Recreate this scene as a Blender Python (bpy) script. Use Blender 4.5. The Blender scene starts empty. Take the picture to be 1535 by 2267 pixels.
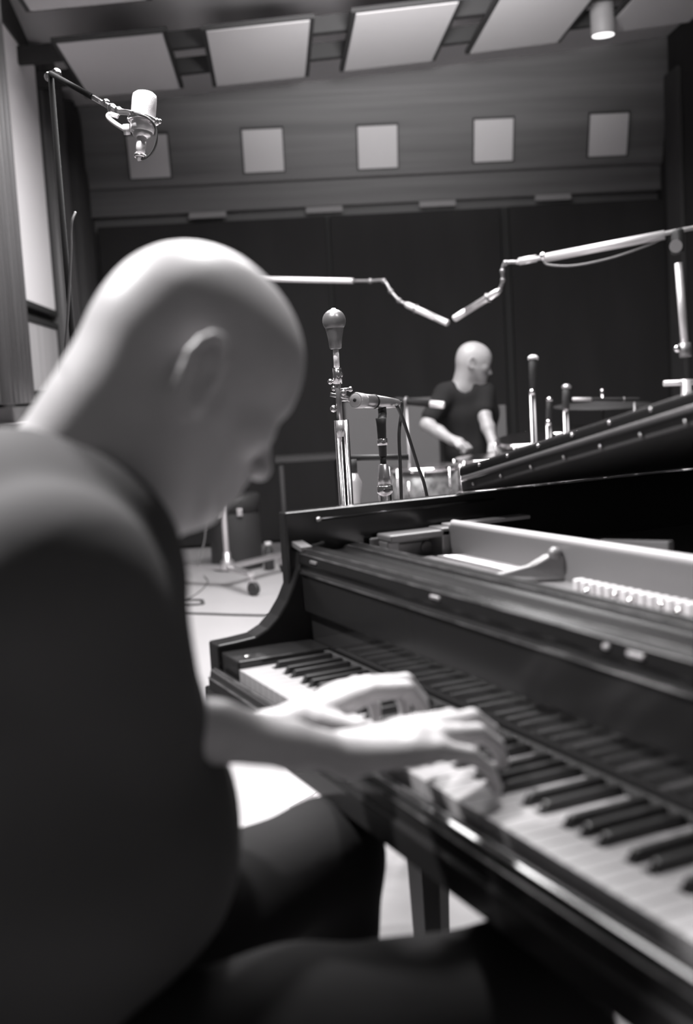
import bpy, math, random
import numpy as np
from mathutils import Vector, Matrix

random.seed(7)
scene = bpy.context.scene
COL = scene.collection
V = Vector

# ------------------------------------------------------------------ camera
CAM = V((1.66485, -0.55599, 1.16630))
FW = V((-0.90493076, 0.41209077, -0.10621445))
RT = V((0.41938536, 0.90593819, -0.05824019))
UP = V((-0.07222348, 0.09724812, 0.99263617))
FPX = 2497.55
cd = bpy.data.cameras.new('camera')
cam = bpy.data.objects.new('camera', cd)
COL.objects.link(cam)
cam.matrix_world = Matrix((
    (RT.x, UP.x, -FW.x, CAM.x), (RT.y, UP.y, -FW.y, CAM.y),
    (RT.z, UP.z, -FW.z, CAM.z), (0, 0, 0, 1)))
cd.sensor_fit = 'VERTICAL'
cd.sensor_height = 36.0
cd.lens = FPX / 2267 * 36.0
cd.clip_start = 0.02
cd.dof.use_dof = True
cd.dof.focus_distance = 2.7
cd.dof.aperture_fstop = 2.6
scene.camera = cam

# ------------------------------------------------------------------ colour management, world
scene.view_settings.view_transform = 'Standard'
scene.view_settings.look = 'None'
scene.view_settings.gamma = 1.0
scene.view_settings.use_curve_mapping = False
scene.view_settings.exposure = 0.0
w = bpy.data.worlds.new('world')
scene.world = w
w.use_nodes = True
w.node_tree.nodes['Background'].inputs[0].default_value = (1.0, 0.985, 0.99, 1)
w.node_tree.nodes['Background'].inputs[1].default_value = 0.08

# ------------------------------------------------------------------ room frame: u along the far wall, v away from the camera
AZ = math.radians(68.7)
EU = V((math.cos(AZ), math.sin(AZ), 0))
EV = V((-math.sin(AZ), math.cos(AZ), 0))
C0 = V((CAM.x, CAM.y, 0))


def RW(u, v, z):
    return C0 + EU * u + EV * v + V((0, 0, z))


def ray(px, py):
    return FW + RT * ((px - 767.5) / FPX) - UP * ((py - 1133.5) / FPX)


def at(px, py, depth):
    """survey point: where the sight line through a photo pixel reaches a distance"""
    return CAM + ray(px, py) * depth


def on_axis(px, py, i, val):
    d = ray(px, py)
    return CAM + d * ((val - CAM[i]) / d[i])


def on_v(px, py, v):
    d = ray(px, py)
    return CAM + d * (v / d.dot(EV))


def on_u(px, py, u):
    d = ray(px, py)
    return CAM + d * (u / d.dot(EU))


def uvz(p):
    q = p - C0
    return q.dot(EU), q.dot(EV), p.z


# ------------------------------------------------------------------ lights
def spot(name, loc, aim, power, size=75, blend=0.6, radius=0.08):
    l = bpy.data.lights.new(name, 'SPOT')
    l.energy = power
    l.spot_size = math.radians(size)
    l.spot_blend = blend
    l.shadow_soft_size = radius
    l.color = (1.0, 0.985, 0.99)
    o = bpy.data.objects.new(name, l)
    COL.objects.link(o)
    o.location = loc
    o.rotation_euler = (V(aim) - V(loc)).to_track_quat('-Z', 'Y').to_euler()
    return o


def area(name, loc, aim, power, sx, sy, spread=180):
    l = bpy.data.lights.new(name, 'AREA')
    l.energy = power
    l.shape = 'RECTANGLE'
    l.size = sx
    l.size_y = sy
    l.spread = math.radians(spread)
    l.color = (1.0, 0.985, 0.99)
    o = bpy.data.objects.new(name, l)
    COL.objects.link(o)
    o.location = loc
    o.rotation_euler = (V(aim) - V(loc)).to_track_quat('-Z', 'Y').to_euler()
    return o


spot('ceiling_lamp_player', (-0.50, -1.25, 3.3), (0.60, -0.30, 1.15), 600, 45, 0.7, 0.12)
spot('ceiling_lamp_keys', (-0.15, 0.55, 3.35), (0.72, -0.12, 0.8), 250, 50, 0.7, 0.12)
spot('ceiling_lamp_stand', RW(-0.4, 2.0, 3.35), (-.949, .182, 1.80), 850, 24, 0.5, 0.1)
area('ceiling_light_front', RW(0.2, 3.2, 3.45), RW(0.2, 3.2, 0), 48, 1.6, 1.6, 150)
area('ceiling_light_middle', RW(0.2, 5.0, 3.45), RW(0.2, 5.2, 0), 250, 2.6, 1.6, 160)
spot('ceiling_lamp_left', RW(0.2, 5.6, 3.3), RW(-1.5, 6.6, 1.5), 80, 80, 0.9, 0.15)
spot('added_uplight', RW(0.7, 4.3, 2.55), RW(0.95, 7.1, 3.9), 950, 62, 1.0, 0.35)  # unseen uplight added to brighten the far ceiling and tiles
spot('ceiling_lamp_rim', (0.7, 1.1, 3.3), (-0.55, 0.52, 1.16), 90, 22, 0.6, 0.08)


# ------------------------------------------------------------------ materials
def mat(name, col, rough=0.5, metal=0.0, bump=0.0, bscale=60.0, var=0.0, vscale=(6, 6, 6), coat=0.0,
        emis=None, spec=0.5, sheen=0.0):
    m = bpy.data.materials.new(name)
    m.use_nodes = True
    nt = m.node_tree
    b = nt.nodes['Principled BSDF']
    c = (col * 1.0, col * 0.972, col * 0.985, 1)
    b.inputs['Base Color'].default_value = c
    b.inputs['Roughness'].default_value = rough
    b.inputs['Metallic'].default_value = metal
    b.inputs['Specular IOR Level'].default_value = spec
    if coat:
        b.inputs['Coat Weight'].default_value = coat
        b.inputs['Coat Roughness'].default_value = 0.08
    if sheen:
        b.inputs['Sheen Weight'].default_value = sheen
    if emis:
        b.inputs['Emission Color'].default_value = (1, 0.98, 0.98, 1)
        b.inputs['Emission Strength'].default_value = emis
    tc = nt.nodes.new('ShaderNodeTexCoord')
    if var:
        mp = nt.nodes.new('ShaderNodeMapping')
        mp.inputs['Scale'].default_value = vscale
        nt.links.new(tc.outputs['Object'], mp.inputs['Vector'])
        n = nt.nodes.new('ShaderNodeTexNoise')
        n.inputs['Scale'].default_value = 1.0
        n.inputs['Detail'].default_value = 6
        nt.links.new(mp.outputs['Vector'], n.inputs['Vector'])
        r = nt.nodes.new('ShaderNodeMapRange')
        r.inputs['From Min'].default_value = 0.3
        r.inputs['From Max'].default_value = 0.7
        r.inputs['To Min'].default_value = 1 - var
        r.inputs['To Max'].default_value = 1 + var
        nt.links.new(n.outputs['Fac'], r.inputs['Value'])
        mx = nt.nodes.new('ShaderNodeVectorMath')
        mx.operation = 'SCALE'
        mx.inputs[0].default_value = c[:3]
        nt.links.new(r.outputs['Result'], mx.inputs['Scale'])
        nt.links.new(mx.outputs['Vector'], b.inputs['Base Color'])
    if bump:
        n2 = nt.nodes.new('ShaderNodeTexNoise')
        n2.inputs['Scale'].default_value = bscale
        n2.inputs['Detail'].default_value = 4
        nt.links.new(tc.outputs['Object'], n2.inputs['Vector'])
        bp = nt.nodes.new('ShaderNodeBump')
        bp.inputs['Strength'].default_value = bump
        bp.inputs['Distance'].default_value = 0.002
        nt.links.new(n2.outputs['Fac'], bp.inputs['Height'])
        nt.links.new(bp.outputs['Normal'], b.inputs['Normal'])
    return m


M = {}
M['floor'] = mat('pale_floor', 0.42, 0.42, var=0.05, vscale=(1.5, 1.5, 1.5))
M['ceil'] = mat('grey_ceiling', 0.85, 0.9, bump=0.2)
M['wood'] = mat('dark_wood_wall', 0.105, 0.6, var=0.22, vscale=(0.5, 0.5, 14))
M['dark'] = mat('dark_wall', 0.055, 0.75, var=0.15, vscale=(3, 3, 3), spec=0.2)
M['darkpanel'] = mat('dark_fabric_panel', 0.030, 0.95, bump=0.3, bscale=200, var=0.1, vscale=(4, 4, 1), spec=0.1)
M['greypanel'] = mat('grey_fabric_panel', 0.13, 0.95, bump=0.3, bscale=200, spec=0.1)
M['slot'] = mat('grey_slot_strip', 0.24, 0.8)
M['cloud'] = mat('pale_fabric_tile', 0.50, 0.9, bump=0.2, bscale=150)
M['blackframe'] = mat('black_frame', 0.02, 0.7)
M['flute'] = mat('fluted_dark_wood', 0.09, 0.5, var=0.2, vscale=(6, 6, 0.7))
M['white'] = mat('white_wall_panel', 0.8, 0.7)
M['grain'] = mat('pale_grained_board', 0.42, 0.6, var=0.15, vscale=(14, 14, 0.8))
M['lacquer'] = mat('black_lacquer', 0.035, 0.16, bump=0.06, bscale=40, spec=0.6)
M['lacquer_lid'] = mat('dull_black_lid_lacquer', 0.09, 0.4, spec=0.12)
M['wear_glint'] = mat('worn_edge_glint_lacquer', 0.085, 0.35, var=0.95, vscale=(22, 22, 22), metal=0.2)  # worn paint, made paler to carry the edge highlights too
M['lacquer_worn'] = mat('worn_black_lacquer', 0.022, 0.16, bump=0.05, bscale=25, spec=0.45)
M['lacquer_dull'] = mat('dull_black_lacquer', 0.018, 0.2, bump=0.04, bscale=25, spec=0.12)
M['lacquer_soft'] = mat('satin_black_board', 0.03, 0.14, bump=0.02, bscale=15, spec=1.0, coat=0.6)
M['ivory'] = mat('white_key', 0.37, 0.3)
M['ebony'] = mat('black_key', 0.03, 0.32, spec=0.6)
M['felt'] = mat('dark_felt', 0.05, 1.0)
M['gold'] = mat('painted_iron_plate', 0.24, 0.38, metal=0.25)
M['palegold'] = mat('pale_painted_iron_edge', 0.6, 0.35)
M['string'] = mat('bright_string', 0.85, 0.25, metal=0.7)
M['whitefelt'] = mat('white_felt', 0.75, 0.9)
M['brass'] = mat('brass', 0.7, 0.25, metal=1.0)
M['chrome'] = mat('chrome', 0.85, 0.14, metal=1.0)
M['nickel'] = mat('brushed_nickel', 0.72, 0.3, metal=0.85)
M['satin'] = mat('satin_metal_tube', 0.75, 0.35, metal=0.5)
M['grille'] = mat('mic_grille', 0.75, 0.35, metal=0.5, bump=0.8, bscale=600)
M['gunmetal'] = mat('grey_metal', 0.25, 0.35, metal=0.6)
M['blackmetal'] = mat('black_painted_metal', 0.02, 0.75, spec=0.1)
M['rubber'] = mat('black_rubber', 0.035, 0.6)
M['skin_tan'] = mat('darker_skin', 0.28, 0.45, bump=0.1, bscale=220)
M['skin'] = mat('skin', 0.56, 0.42, bump=0.1, bscale=220, var=0.05, vscale=(25, 25, 25))
M['shirt_black'] = mat('black_cotton_knit', 0.02, 0.95, bump=0.3, bscale=35, spec=0.1)
M['shirt'] = mat('dark_cotton', 0.10, 0.95, bump=0.35, bscale=35, spec=0.15)
M['trouser'] = mat('black_trouser_cloth', 0.025, 0.95, bump=0.3, bscale=40, spec=0.15)
M['shoe'] = mat('black_shoe_leather', 0.06, 0.4)
M['pearl'] = mat('grey_pearl_drum_wrap', 0.13, 0.25, var=0.6, vscale=(22, 22, 22))
M['drumhead'] = mat('white_drum_head', 0.72, 0.6)
M['bronze'] = mat('cymbal_bronze', 0.04, 0.7, metal=0.3, spec=0.1)
M['lampglow'] = mat('lamp_lens', 0.9, 0.5, emis=2.2)
M['lampbody'] = mat('lamp_housing', 0.35, 0.5)
M['wire'] = mat('black_cable', 0.06, 0.5)
M['greywire'] = mat('grey_cable', 0.15, 0.45)


# ------------------------------------------------------------------ object helpers
def thing(name, label, cat, loc=(0, 0, 0), group=None):
    o = bpy.data.objects.new(name, None)
    o.empty_display_size = 0.1
    COL.objects.link(o)
    o.location = loc
    o['label'] = label
    o['category'] = cat
    if group:
        o['group'] = group
    return o


def tag(o, label, cat, group=None):
    o['label'] = label
    o['category'] = cat
    if group:
        o['group'] = group
    return o


def rootloc(o):
    while o.parent:
        o = o.parent
    return V(o.location)


class MB:
    def __init__(s):
        s.v = []
        s.f = []
        s.sm = []

    def add(s, vs, fs, smooth=False):
        n = len(s.v)
        s.v += [tuple(x) for x in vs]
        for i, f in enumerate(fs):
            s.f.append(tuple(n + j for j in f))
            s.sm.append(smooth if isinstance(smooth, bool) else smooth[i])
        return s

    def box(s, c, size, rot=0.0, tilt=None):
        c = V(c)
        X = V((math.cos(rot), math.sin(rot), 0))
        Y = V((-math.sin(rot), math.cos(rot), 0))
        Z = V((0, 0, 1))
        if tilt:
            X, Y, Z = tilt
        a, b, d = size[0] / 2, size[1] / 2, size[2] / 2
        vs = [c + X * (i * a) + Y * (j * b) + Z * (k * d) for k in (-1, 1) for j in (-1, 1) for i in (-1, 1)]
        return s.add(vs, [(0, 2, 3, 1), (4, 5, 7, 6), (0, 1, 5, 4), (2, 6, 7, 3), (0, 4, 6, 2), (1, 3, 7, 5)])

    def bx(s, lo, hi):
        lo, hi = V(lo), V(hi)
        return s.box((lo + hi) / 2, hi - lo)

    def cyl(s, a, b, r0, r1=None, n=20, cap=True):
        a, b = V(a), V(b)
        if r1 is None:
            r1 = r0
        d = (b - a).normalized()
        x = d.orthogonal().normalized()
        y = d.cross(x)
        vs = []
        for p, r in ((a, r0), (b, r1)):
            for i in range(n):
                t = 2 * math.pi * i / n
                vs.append(p + (x * math.cos(t) + y * math.sin(t)) * r)
        fs = [(i, (i + 1) % n, n + (i + 1) % n, n + i) for i in range(n)]
        sm = [True] * n
        if cap:
            fs += [tuple(range(n - 1, -1, -1)), tuple(range(n, 2 * n))]
            sm += [False, False]
        return s.add(vs, fs, sm)

    def lathe(s, a, axis, prof, n=28, smooth=True):
        """prof: (distance along axis, radius)"""
        a = V(a)
        d = V(axis).normalized()
        x = d.orthogonal().normalized()
        y = d.cross(x)
        vs = []
        for h, r in prof:
            for i in range(n):
                t = 2 * math.pi * i / n
                vs.append(a + d * h + (x * math.cos(t) + y * math.sin(t)) * max(r, 1e-5))
        fs = []
        for k in range(len(prof) - 1):
            for i in range(n):
                j = (i + 1) % n
                fs.append((k * n + i, k * n + j, (k + 1) * n + j, (k + 1) * n + i))
        sm = [smooth] * len(fs)
        fs += [tuple(range(n - 1, -1, -1)), tuple(range((len(prof) - 1) * n, len(prof) * n))]
        sm += [False, False]
        return s.add(vs, fs, sm)

    def ball(s, c, r, n=18, sc=(1, 1, 1)):
        c = V(c)
        vs = []
        fs = []
        m = n // 2
        for k in range(m + 1):
            ph = math.pi * k / m
            for i in range(n):
                t = 2 * math.pi * i / n
                vs.append(c + V((math.sin(ph) * math.cos(t) * r * sc[0], math.sin(ph) * math.sin(t) * r * sc[1],
                                 math.cos(ph) * r * sc[2])))
        for k in range(m):
            for i in range(n):
                j = (i + 1) % n
                fs.append((k * n + i, (k + 1) * n + i, (k + 1) * n + j, k * n + j))
        return s.add(vs, fs, True)

    def tube(s, pts, r, n=10, sub=6):
        pts = [V(p) for p in pts]
        if len(pts) > 2 and sub > 1:
            q = [pts[0] * 2 - pts[1]] + pts + [pts[-1] * 2 - pts[-2]]
            out = []
            for i in range(1, len(q) - 2):
                for k in range(sub):
                    t = k / sub
                    p0, p1, p2, p3 = q[i - 1:i + 3]
                    out.append(0.5 * ((2 * p1) + (p2 - p0) * t + (2 * p0 - 5 * p1 + 4 * p2 - p3) * t * t
                                      + (3 * p1 - p0 - 3 * p2 + p3) * t ** 3))
            out.append(pts[-1])
            pts = out
        vs = []
        prev = None
        for i, p in enumerate(pts):
            d = (pts[min(i + 1, len(pts) - 1)] - pts[max(i - 1, 0)]).normalized()
            if prev is None:
                x = d.orthogonal().normalized()
            else:
                x = (prev - d * prev.dot(d)).normalized()
            prev = x
            y = d.cross(x)
            rr = r(i / (len(pts) - 1)) if callable(r) else r
            for k in range(n):
                t = 2 * math.pi * k / n
                vs.append(p + (x * math.cos(t) + y * math.sin(t)) * rr)
        fs = []
        for i in range(len(pts) - 1):
            for k in range(n):
                j = (k + 1) % n
                fs.append((i * n + k, i * n + j, (i + 1) * n + j, (i + 1) * n + k))
        sm = [True] * len(fs)
        fs += [tuple(range(n - 1, -1, -1)), tuple(range((len(pts) - 1) * n, len(pts) * n))]
        sm += [False, False]
        return s.add(vs, fs, sm)

    def prism(s, poly, d, smooth=False):
        """poly: list of 3-D points (planar), extruded by vector d"""
        n = len(poly)
        poly = [V(p) for p in poly]
        d = V(d)
        vs = poly + [p + d for p in poly]
        fs = [(i, (i + 1) % n, n + (i + 1) % n, n + i) for i in range(n)]
        sm = [smooth] * n
        fs += [tuple(range(n - 1, -1, -1)), tuple(range(n, 2 * n))]
        sm += [False, False]
        return s.add(vs, fs, sm)

    def torus(s, c, axis, R, r, n=40, m=8):
        c = V(c)
        d = V(axis).normalized()
        x = d.orthogonal().normalized()
        y = d.cross(x)
        vs = []
        fs = []
        for i in range(n):
            t = 2 * math.pi * i / n
            e = x * math.cos(t) + y * math.sin(t)
            for k in range(m):
                p = 2 * math.pi * k / m
                vs.append(c + e * (R + r * math.cos(p)) + d * (r * math.sin(p)))
        for i in range(n):
            for k in range(m):
                fs.append((i * m + k, ((i + 1) % n) * m + k, ((i + 1) % n) * m + (k + 1) % m, i * m + (k + 1) % m))
        return s.add(vs, fs, True)

    def build(s, name, m, parent=None, bevel=0.0, loc=None, seg=2):
        off = V((0, 0, 0))
        if parent is not None:
            off = rootloc(parent)
        elif loc is not None:
            off = V(loc)
        me = bpy.data.meshes.new(name)
        me.from_pydata([tuple(V(p) - off) for p in s.v], [], s.f)
        me.polygons.foreach_set('use_smooth', s.sm)
        me.materials.append(m)
        me.update()
        import bmesh
        bm = bmesh.new()
        bm.from_mesh(me)
        bmesh.ops.recalc_face_normals(bm, faces=bm.faces)
        bm.to_mesh(me)
        bm.free()
        o = bpy.data.objects.new(name, me)
        COL.objects.link(o)
        if parent is not None:
            o.parent = parent
        elif loc is not None:
            o.location = loc
        if bevel:
            b = o.modifiers.new('bevel', 'BEVEL')
            b.width = bevel
            b.segments = seg
            b.limit_method = 'ANGLE'
            b.angle_limit = math.radians(35)
        return o


def struct(name, mb, m, bevel=0.0):
    o = mb.build(name, m, None, bevel)
    o['kind'] = 'structure'
    return o


def copy_tree(o, parent=None):
    c = o.copy()
    COL.objects.link(c)
    c.parent = parent
    for ch in list(o.children):
        copy_tree(ch, c)
    return c


# ------------------------------------------------------------------ implicit surfaces for bodies
class Field:
    def __init__(s, lo, hi, h):
        s.lo = np.array(lo, float)
        s.h = h
        s.n = np.ceil((np.array(hi) - s.lo) / h).astype(int) + 1
        s.D = np.full(s.n, 0.5, np.float32)

    def block(s, lo, hi, pad):
        a = np.maximum(np.floor((np.array(lo) - pad - s.lo) / s.h).astype(int), 0)
        b = np.minimum(np.ceil((np.array(hi) + pad - s.lo) / s.h).astype(int) + 1, s.n)
        if np.any(b <= a):
            return None, None
        ax = [(s.lo[i] + s.h * np.arange(a[i], b[i])).astype(np.float32) for i in range(3)]
        X, Y, Z = np.meshgrid(*ax, indexing='ij', sparse=True)
        return tuple(slice(a[i], b[i]) for i in range(3)), (X, Y, Z)

    def comb(s, sl, d, k, sub=False):
        A = s.D[sl]
        if sub:
            d = -d
            if k > 0:
                hh = np.maximum(k - np.abs(A - d), 0) / k
                s.D[sl] = np.maximum(A, d) + hh * hh * k * 0.25
            else:
                s.D[sl] = np.maximum(A, d)
        else:
            if k > 0:
                hh = np.maximum(k - np.abs(A - d), 0) / k
                s.D[sl] = np.minimum(A, d) - hh * hh * k * 0.25
            else:
                s.D[sl] = np.minimum(A, d)

    def cap(s, a, b, ra, rb=None, k=0.02, sub=False, flat=None):
        a = np.array(a, float)
        b = np.array(b, float)
        rb = ra if rb is None else rb
        r = max(ra, rb)
        sl, P = s.block(np.minimum(a, b) - r, np.maximum(a, b) + r, k + s.h * 2)
        if sl is None:
            return s
        ab = b - a
        L = max(float(ab @ ab), 1e-9)
        t = np.clip(((P[0] - a[0]) * ab[0] + (P[1] - a[1]) * ab[1] + (P[2] - a[2]) * ab[2]) / L, 0, 1)
        d = np.sqrt((P[0] - a[0] - t * ab[0]) ** 2 + (P[1] - a[1] - t * ab[1]) ** 2 + (P[2] - a[2] - t * ab[2]) ** 2)
        s.comb(sl, d - (ra + (rb - ra) * t), k, sub)
        return s

    def chain(s, pts, k=0.02):
        for (p, r), (q, r2) in zip(pts[:-1], pts[1:]):
            s.cap(p, q, r, r2, k)
        return s

    def ell(s, c, rad, R=None, k=0.02, sub=False):
        c = np.array(c, float)
        rad = np.array(rad, float)
        m = rad.max()
        sl, P = s.block(c - m, c + m, k + s.h * 2)
        if sl is None:
            return s
        q = [P[i] - c[i] for i in range(3)]
        if R is not None:
            R = np.array(R, float)   # rows = local axes
            q = [R[i, 0] * q[0] + R[i, 1] * q[1] + R[i, 2] * q[2] for i in range(3)]
        k0 = np.sqrt(sum((q[i] / rad[i]) ** 2 for i in range(3)))
        k1 = np.sqrt(sum((q[i] / rad[i] ** 2) ** 2 for i in range(3)))
        d = k0 * (k0 - 1.0) / np.maximum(k1, 1e-6)
        s.comb(sl, d, k, sub)
        return s

    def cut_plane(s, p, n, k=0.004):
        """remove everything on the side n points to"""
        p = np.array(p, float)
        n = np.array(n, float)
        n /= np.linalg.norm(n)
        ax = [(s.lo[i] + s.h * np.arange(s.n[i])).astype(np.float32) for i in range(3)]
        X, Y, Z = np.meshgrid(*ax, indexing='ij', sparse=True)
        d = (X - p[0]) * n[0] + (Y - p[1]) * n[1] + (Z - p[2]) * n[2]
        A = s.D
        hh = np.maximum(k - np.abs(A - d), 0) / k
        s.D = (np.maximum(A, d) + hh * hh * k * 0.25).astype(np.float32)
        return s

    def wobble(s, amp, freq, seed=0):
        rs = np.random.RandomState(seed)
        ax = [(s.lo[i] + s.h * np.arange(s.n[i])).astype(np.float32) for i in range(3)]
        X, Y, Z = np.meshgrid(*ax, indexing='ij', sparse=True)
        tot = 0
        for i in range(4):
            d = rs.normal(size=3)
            d /= np.linalg.norm(d)
            fr = freq * (0.7 + 0.8 * rs.rand())
            tot = tot + np.sin(fr * (X * d[0] + Y * d[1] + Z * d[2]) + rs.rand() * 6
                               + 1.3 * np.sin(fr * 0.6 * (X * d[1] - Y * d[2] + Z * d[0])))
        s.D += (amp * tot / 2).astype(np.float32)
        return s

    def mesh(s, name, m, parent, smooth_it=2):
        D = s.D
        ins = D < 0
        c = np.zeros(tuple(np.array(D.shape) - 1), np.int8)
        for i in (0, 1):
            for j in (0, 1):
                for k in (0, 1):
                    c += ins[i:D.shape[0] - 1 + i, j:D.shape[1] - 1 + j, k:D.shape[2] - 1 + k]
        act = (c > 0) & (c < 8)
        idx = np.argwhere(act)
        vid = np.full(c.shape, -1, np.int64)
        vid[act] = np.arange(len(idx))
        acc = np.zeros((len(idx), 3))
        cnt = np.zeros(len(idx))
        corners = [(i, j, k) for i in (0, 1) for j in (0, 1) for k in (0, 1)]
        for a in corners:
            for ax in range(3):
                if a[ax]:
                    continue
                b = list(a)
                b[ax] = 1
                va = D[idx[:, 0] + a[0], idx[:, 1] + a[1], idx[:, 2] + a[2]]
                vb = D[idx[:, 0] + b[0], idx[:, 1] + b[1], idx[:, 2] + b[2]]
                msk = (va < 0) != (vb < 0)
                t = np.where(msk, va / np.where(msk, va - vb, 1), 0)
                p = np.array(a, float)[None, :] + t[:, None] * (np.array(b) - np.array(a))[None, :]
                acc += p * msk[:, None]
                cnt += msk
        pos = s.lo + s.h * (idx + acc / cnt[:, None])
        faces = []
        for ax in range(3):
            o1, o2 = (ax + 1) % 3, (ax + 2) % 3
            sa = [slice(None)] * 3
            sb = [slice(None)] * 3
            sa[ax] = slice(0, -1)
            sb[ax] = slice(1, None)
            A, B = ins[tuple(sa)], ins[tuple(sb)]
            e = np.argwhere(A != B)
            e = e[(e[:, o1] > 0) & (e[:, o2] > 0) & (e[:, o1] < D.shape[o1] - 1) & (e[:, o2] < D.shape[o2] - 1)]
            if len(e) == 0:
                continue
            fl = A[e[:, 0], e[:, 1], e[:, 2]]
            q = []
            for da, db in ((0, 0), (-1, 0), (-1, -1), (0, -1)):
                g = e.copy()
                g[:, o1] += da
                g[:, o2] += db
                q.append(vid[g[:, 0], g[:, 1], g[:, 2]])
            q = np.stack(q, 1)
            q[~fl] = q[~fl][:, ::-1]
            faces.append(q)
        F = np.concatenate(faces)
        F = F[(F >= 0).all(1)]
        # light smoothing
        for _ in range(smooth_it):
            S = np.zeros_like(pos)
            N = np.zeros(len(pos))
            for i in range(4):
                a, b = F[:, i], F[:, (i + 1) % 4]
                for d in range(3):
                    S[:, d] += np.bincount(a, pos[b, d], len(pos)) + np.bincount(b, pos[a, d], len(pos))
                N += np.bincount(a, minlength=len(pos)) + np.bincount(b, minlength=len(pos))
            pos = pos * 0.5 + 0.5 * S / np.maximum(N, 1)[:, None]
        off = np.array(rootloc(parent)) if parent is not None else 0
        pos = pos - off
        me = bpy.data.meshes.new(name)
        me.vertices.add(len(pos))
        me.vertices.foreach_set('co', pos.astype(np.float32).ravel())
        me.loops.add(len(F) * 4)
        me.loops.foreach_set('vertex_index', F.ravel().astype(np.int32))
        me.polygons.add(len(F))
        me.polygons.foreach_set('loop_start', np.arange(0, len(F) * 4, 4, dtype=np.int32))
        me.polygons.foreach_set('loop_total', np.full(len(F), 4, np.int32))
        me.update(calc_edges=True)
        me.validate()
        me.polygons.foreach_set('use_smooth', np.ones(len(me.polygons), bool))
        me.materials.append(m)
        o = bpy.data.objects.new(name, me)
        COL.objects.link(o)
        o.parent = parent
        return o


# ================================================================== SETTING
VW = 9.0            # far wall
UL, UR = -1.47, 3.12
b = MB()
b.prism([RW(UL - .3, -2.2, -0.05), RW(UR + .3, -2.2, -0.05), RW(UR + .3, VW + .2, -0.05), RW(UL - .3, VW + .2, -0.05)],
        (0, 0, 0.05))
struct('floor', b, M['floor'])

# far wall: profile carried along u (a ledge, a face that leans forward, a fascia above)
prof = [(9.2, 0), (9.0, 0), (9.0, 2.60), (8.92, 2.60), (8.92, 2.79), (8.87, 2.80), (8.69, 3.36), (8.69, 4.4), (9.2, 4.4)]
b = MB()
b.prism([RW(UL - .2, v, z) for v, z in prof], EU * (UR - UL + .4))
struct('wall_back', b, M['wood'])
# ceiling rises towards the right
cz = [uvz(on_v(x, y, 8.69)) for x, y in ((170, 235), (768, 172), (1478, 80))]
cu = [c[0] for c in cz]
ch = [c[2] for c in cz]
pf = np.polyfit(cu, ch, 2)


def zc(u):
    return float(np.polyval(pf, u))


def zceil(u, v):
    return zc(u) + max(0, 8.69 - v) * .205 * (UR - u) / (UR - UL)


b = MB()
us = np.linspace(UL - .2, UR + .2, 17)
vs = []
fs = []
for i, u in enumerate(us):
    for v in (4.6, 8.69):
        vs += [RW(u, v, zceil(u, v)), RW(u, v, zceil(u, v) + .1)]
for i in range(len(us) - 1):
    a, c = i * 4, i * 4 + 4
    fs += [(a, c, c + 2, a + 2), (a + 1, a + 3, c + 3, c + 1), (a, a + 1, c + 1, c), (a + 2, c + 2, c + 3, a + 3)]
b.add(vs, fs, True)
struct('ceiling', b, M['ceil'])
b = MB()
b.box(RW(UL - .1, 6.0, 2.1), (0.2, 6.4, 4.2), AZ)
struct('wall_left', b, M['dark'])
b = MB()
b.box(RW(UR + .1, 6.6, 2.1), (0.2, 5.2, 4.2), AZ)
struct('wall_right', b, M['darkpanel'])
b = MB()
b.box(RW(UR - .02, 8.55, 1.7), (0.03, 0.3, 3.4), AZ)
struct('trim_1', b, M['dark'], 0.004)
for n_, px_ in (('trim_2', 737), ('trim_3', 1126)):
    b = MB()
    q_ = on_v(px_, 700, 8.97)
    b.box((q_.x, q_.y, 1.28), (.12, .02, 2.5), AZ)
    struct(n_, b, M['blackframe'])

# square tiles set in the leaning face
tz = V((0, 0, 1))
lean = (EV * (8.69 - 8.87) + tz * .56).normalized()
nrm = EU.cross(lean).normalized()
if nrm.dot(EV) > 0:
    nrm = -nrm
tiles = [(330, 346), (583, 333), (836, 325), (1092, 310), (1346, 298)]
lab = ['square pale tile on far wall, partly behind the hanging studio microphone',
       'square pale tile on far wall, second from left', 'square pale tile in the centre of the far wall row',
       'square pale tile on far wall, second from right', 'square pale tile at the right end of the far wall row']
for (px, py), l in zip(tiles, lab):
    d = ray(px, py)
    p0 = RW(0, 8.78, 3.08)
    t = (p0 - CAM).dot(nrm) / d.dot(nrm)
    p = CAM + d * t
    r = thing('acoustic_tile', l, 'acoustic tile', p, 'square tiles on the far wall')
    MB().box(p + nrm * .012, (.30, .31, .03), tilt=(EU, lean, nrm)).build('tile_face', M['cloud'], r, .002)
    f = MB()
    for sx, sy, wx, wy in ((-.155, 0, .008, .326), (.155, 0, .008, .326), (0, .161, .318, .013), (0, -.159, .318, .006)):
        f.box(p + nrm * .008 + EU * sx + lean * sy, (wx, wy, .035), tilt=(EU, lean, nrm))
    f.build('tile_edge_shade', M['blackframe'], r)  # black strips put in for the shade around each tile
lab = ['narrow grey slot strip on far wall above the pianist’s head', 'narrow grey slot strip on far wall, second from left',
       'narrow grey slot strip on far wall, second from right', 'narrow grey slot strip on far wall, rightmost']
for (px, py), l in zip([(460, 476), (718, 464), (969, 451), (1225, 437)], lab):
    p = on_v(px, py, 8.91)
    o = MB().box(p, (.285, .02, .045), AZ).build('wall_slot', M['slot'], None, .003, loc=p)
    tag(o, l, 'wall slot', 'slot strips on the far wall')

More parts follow.
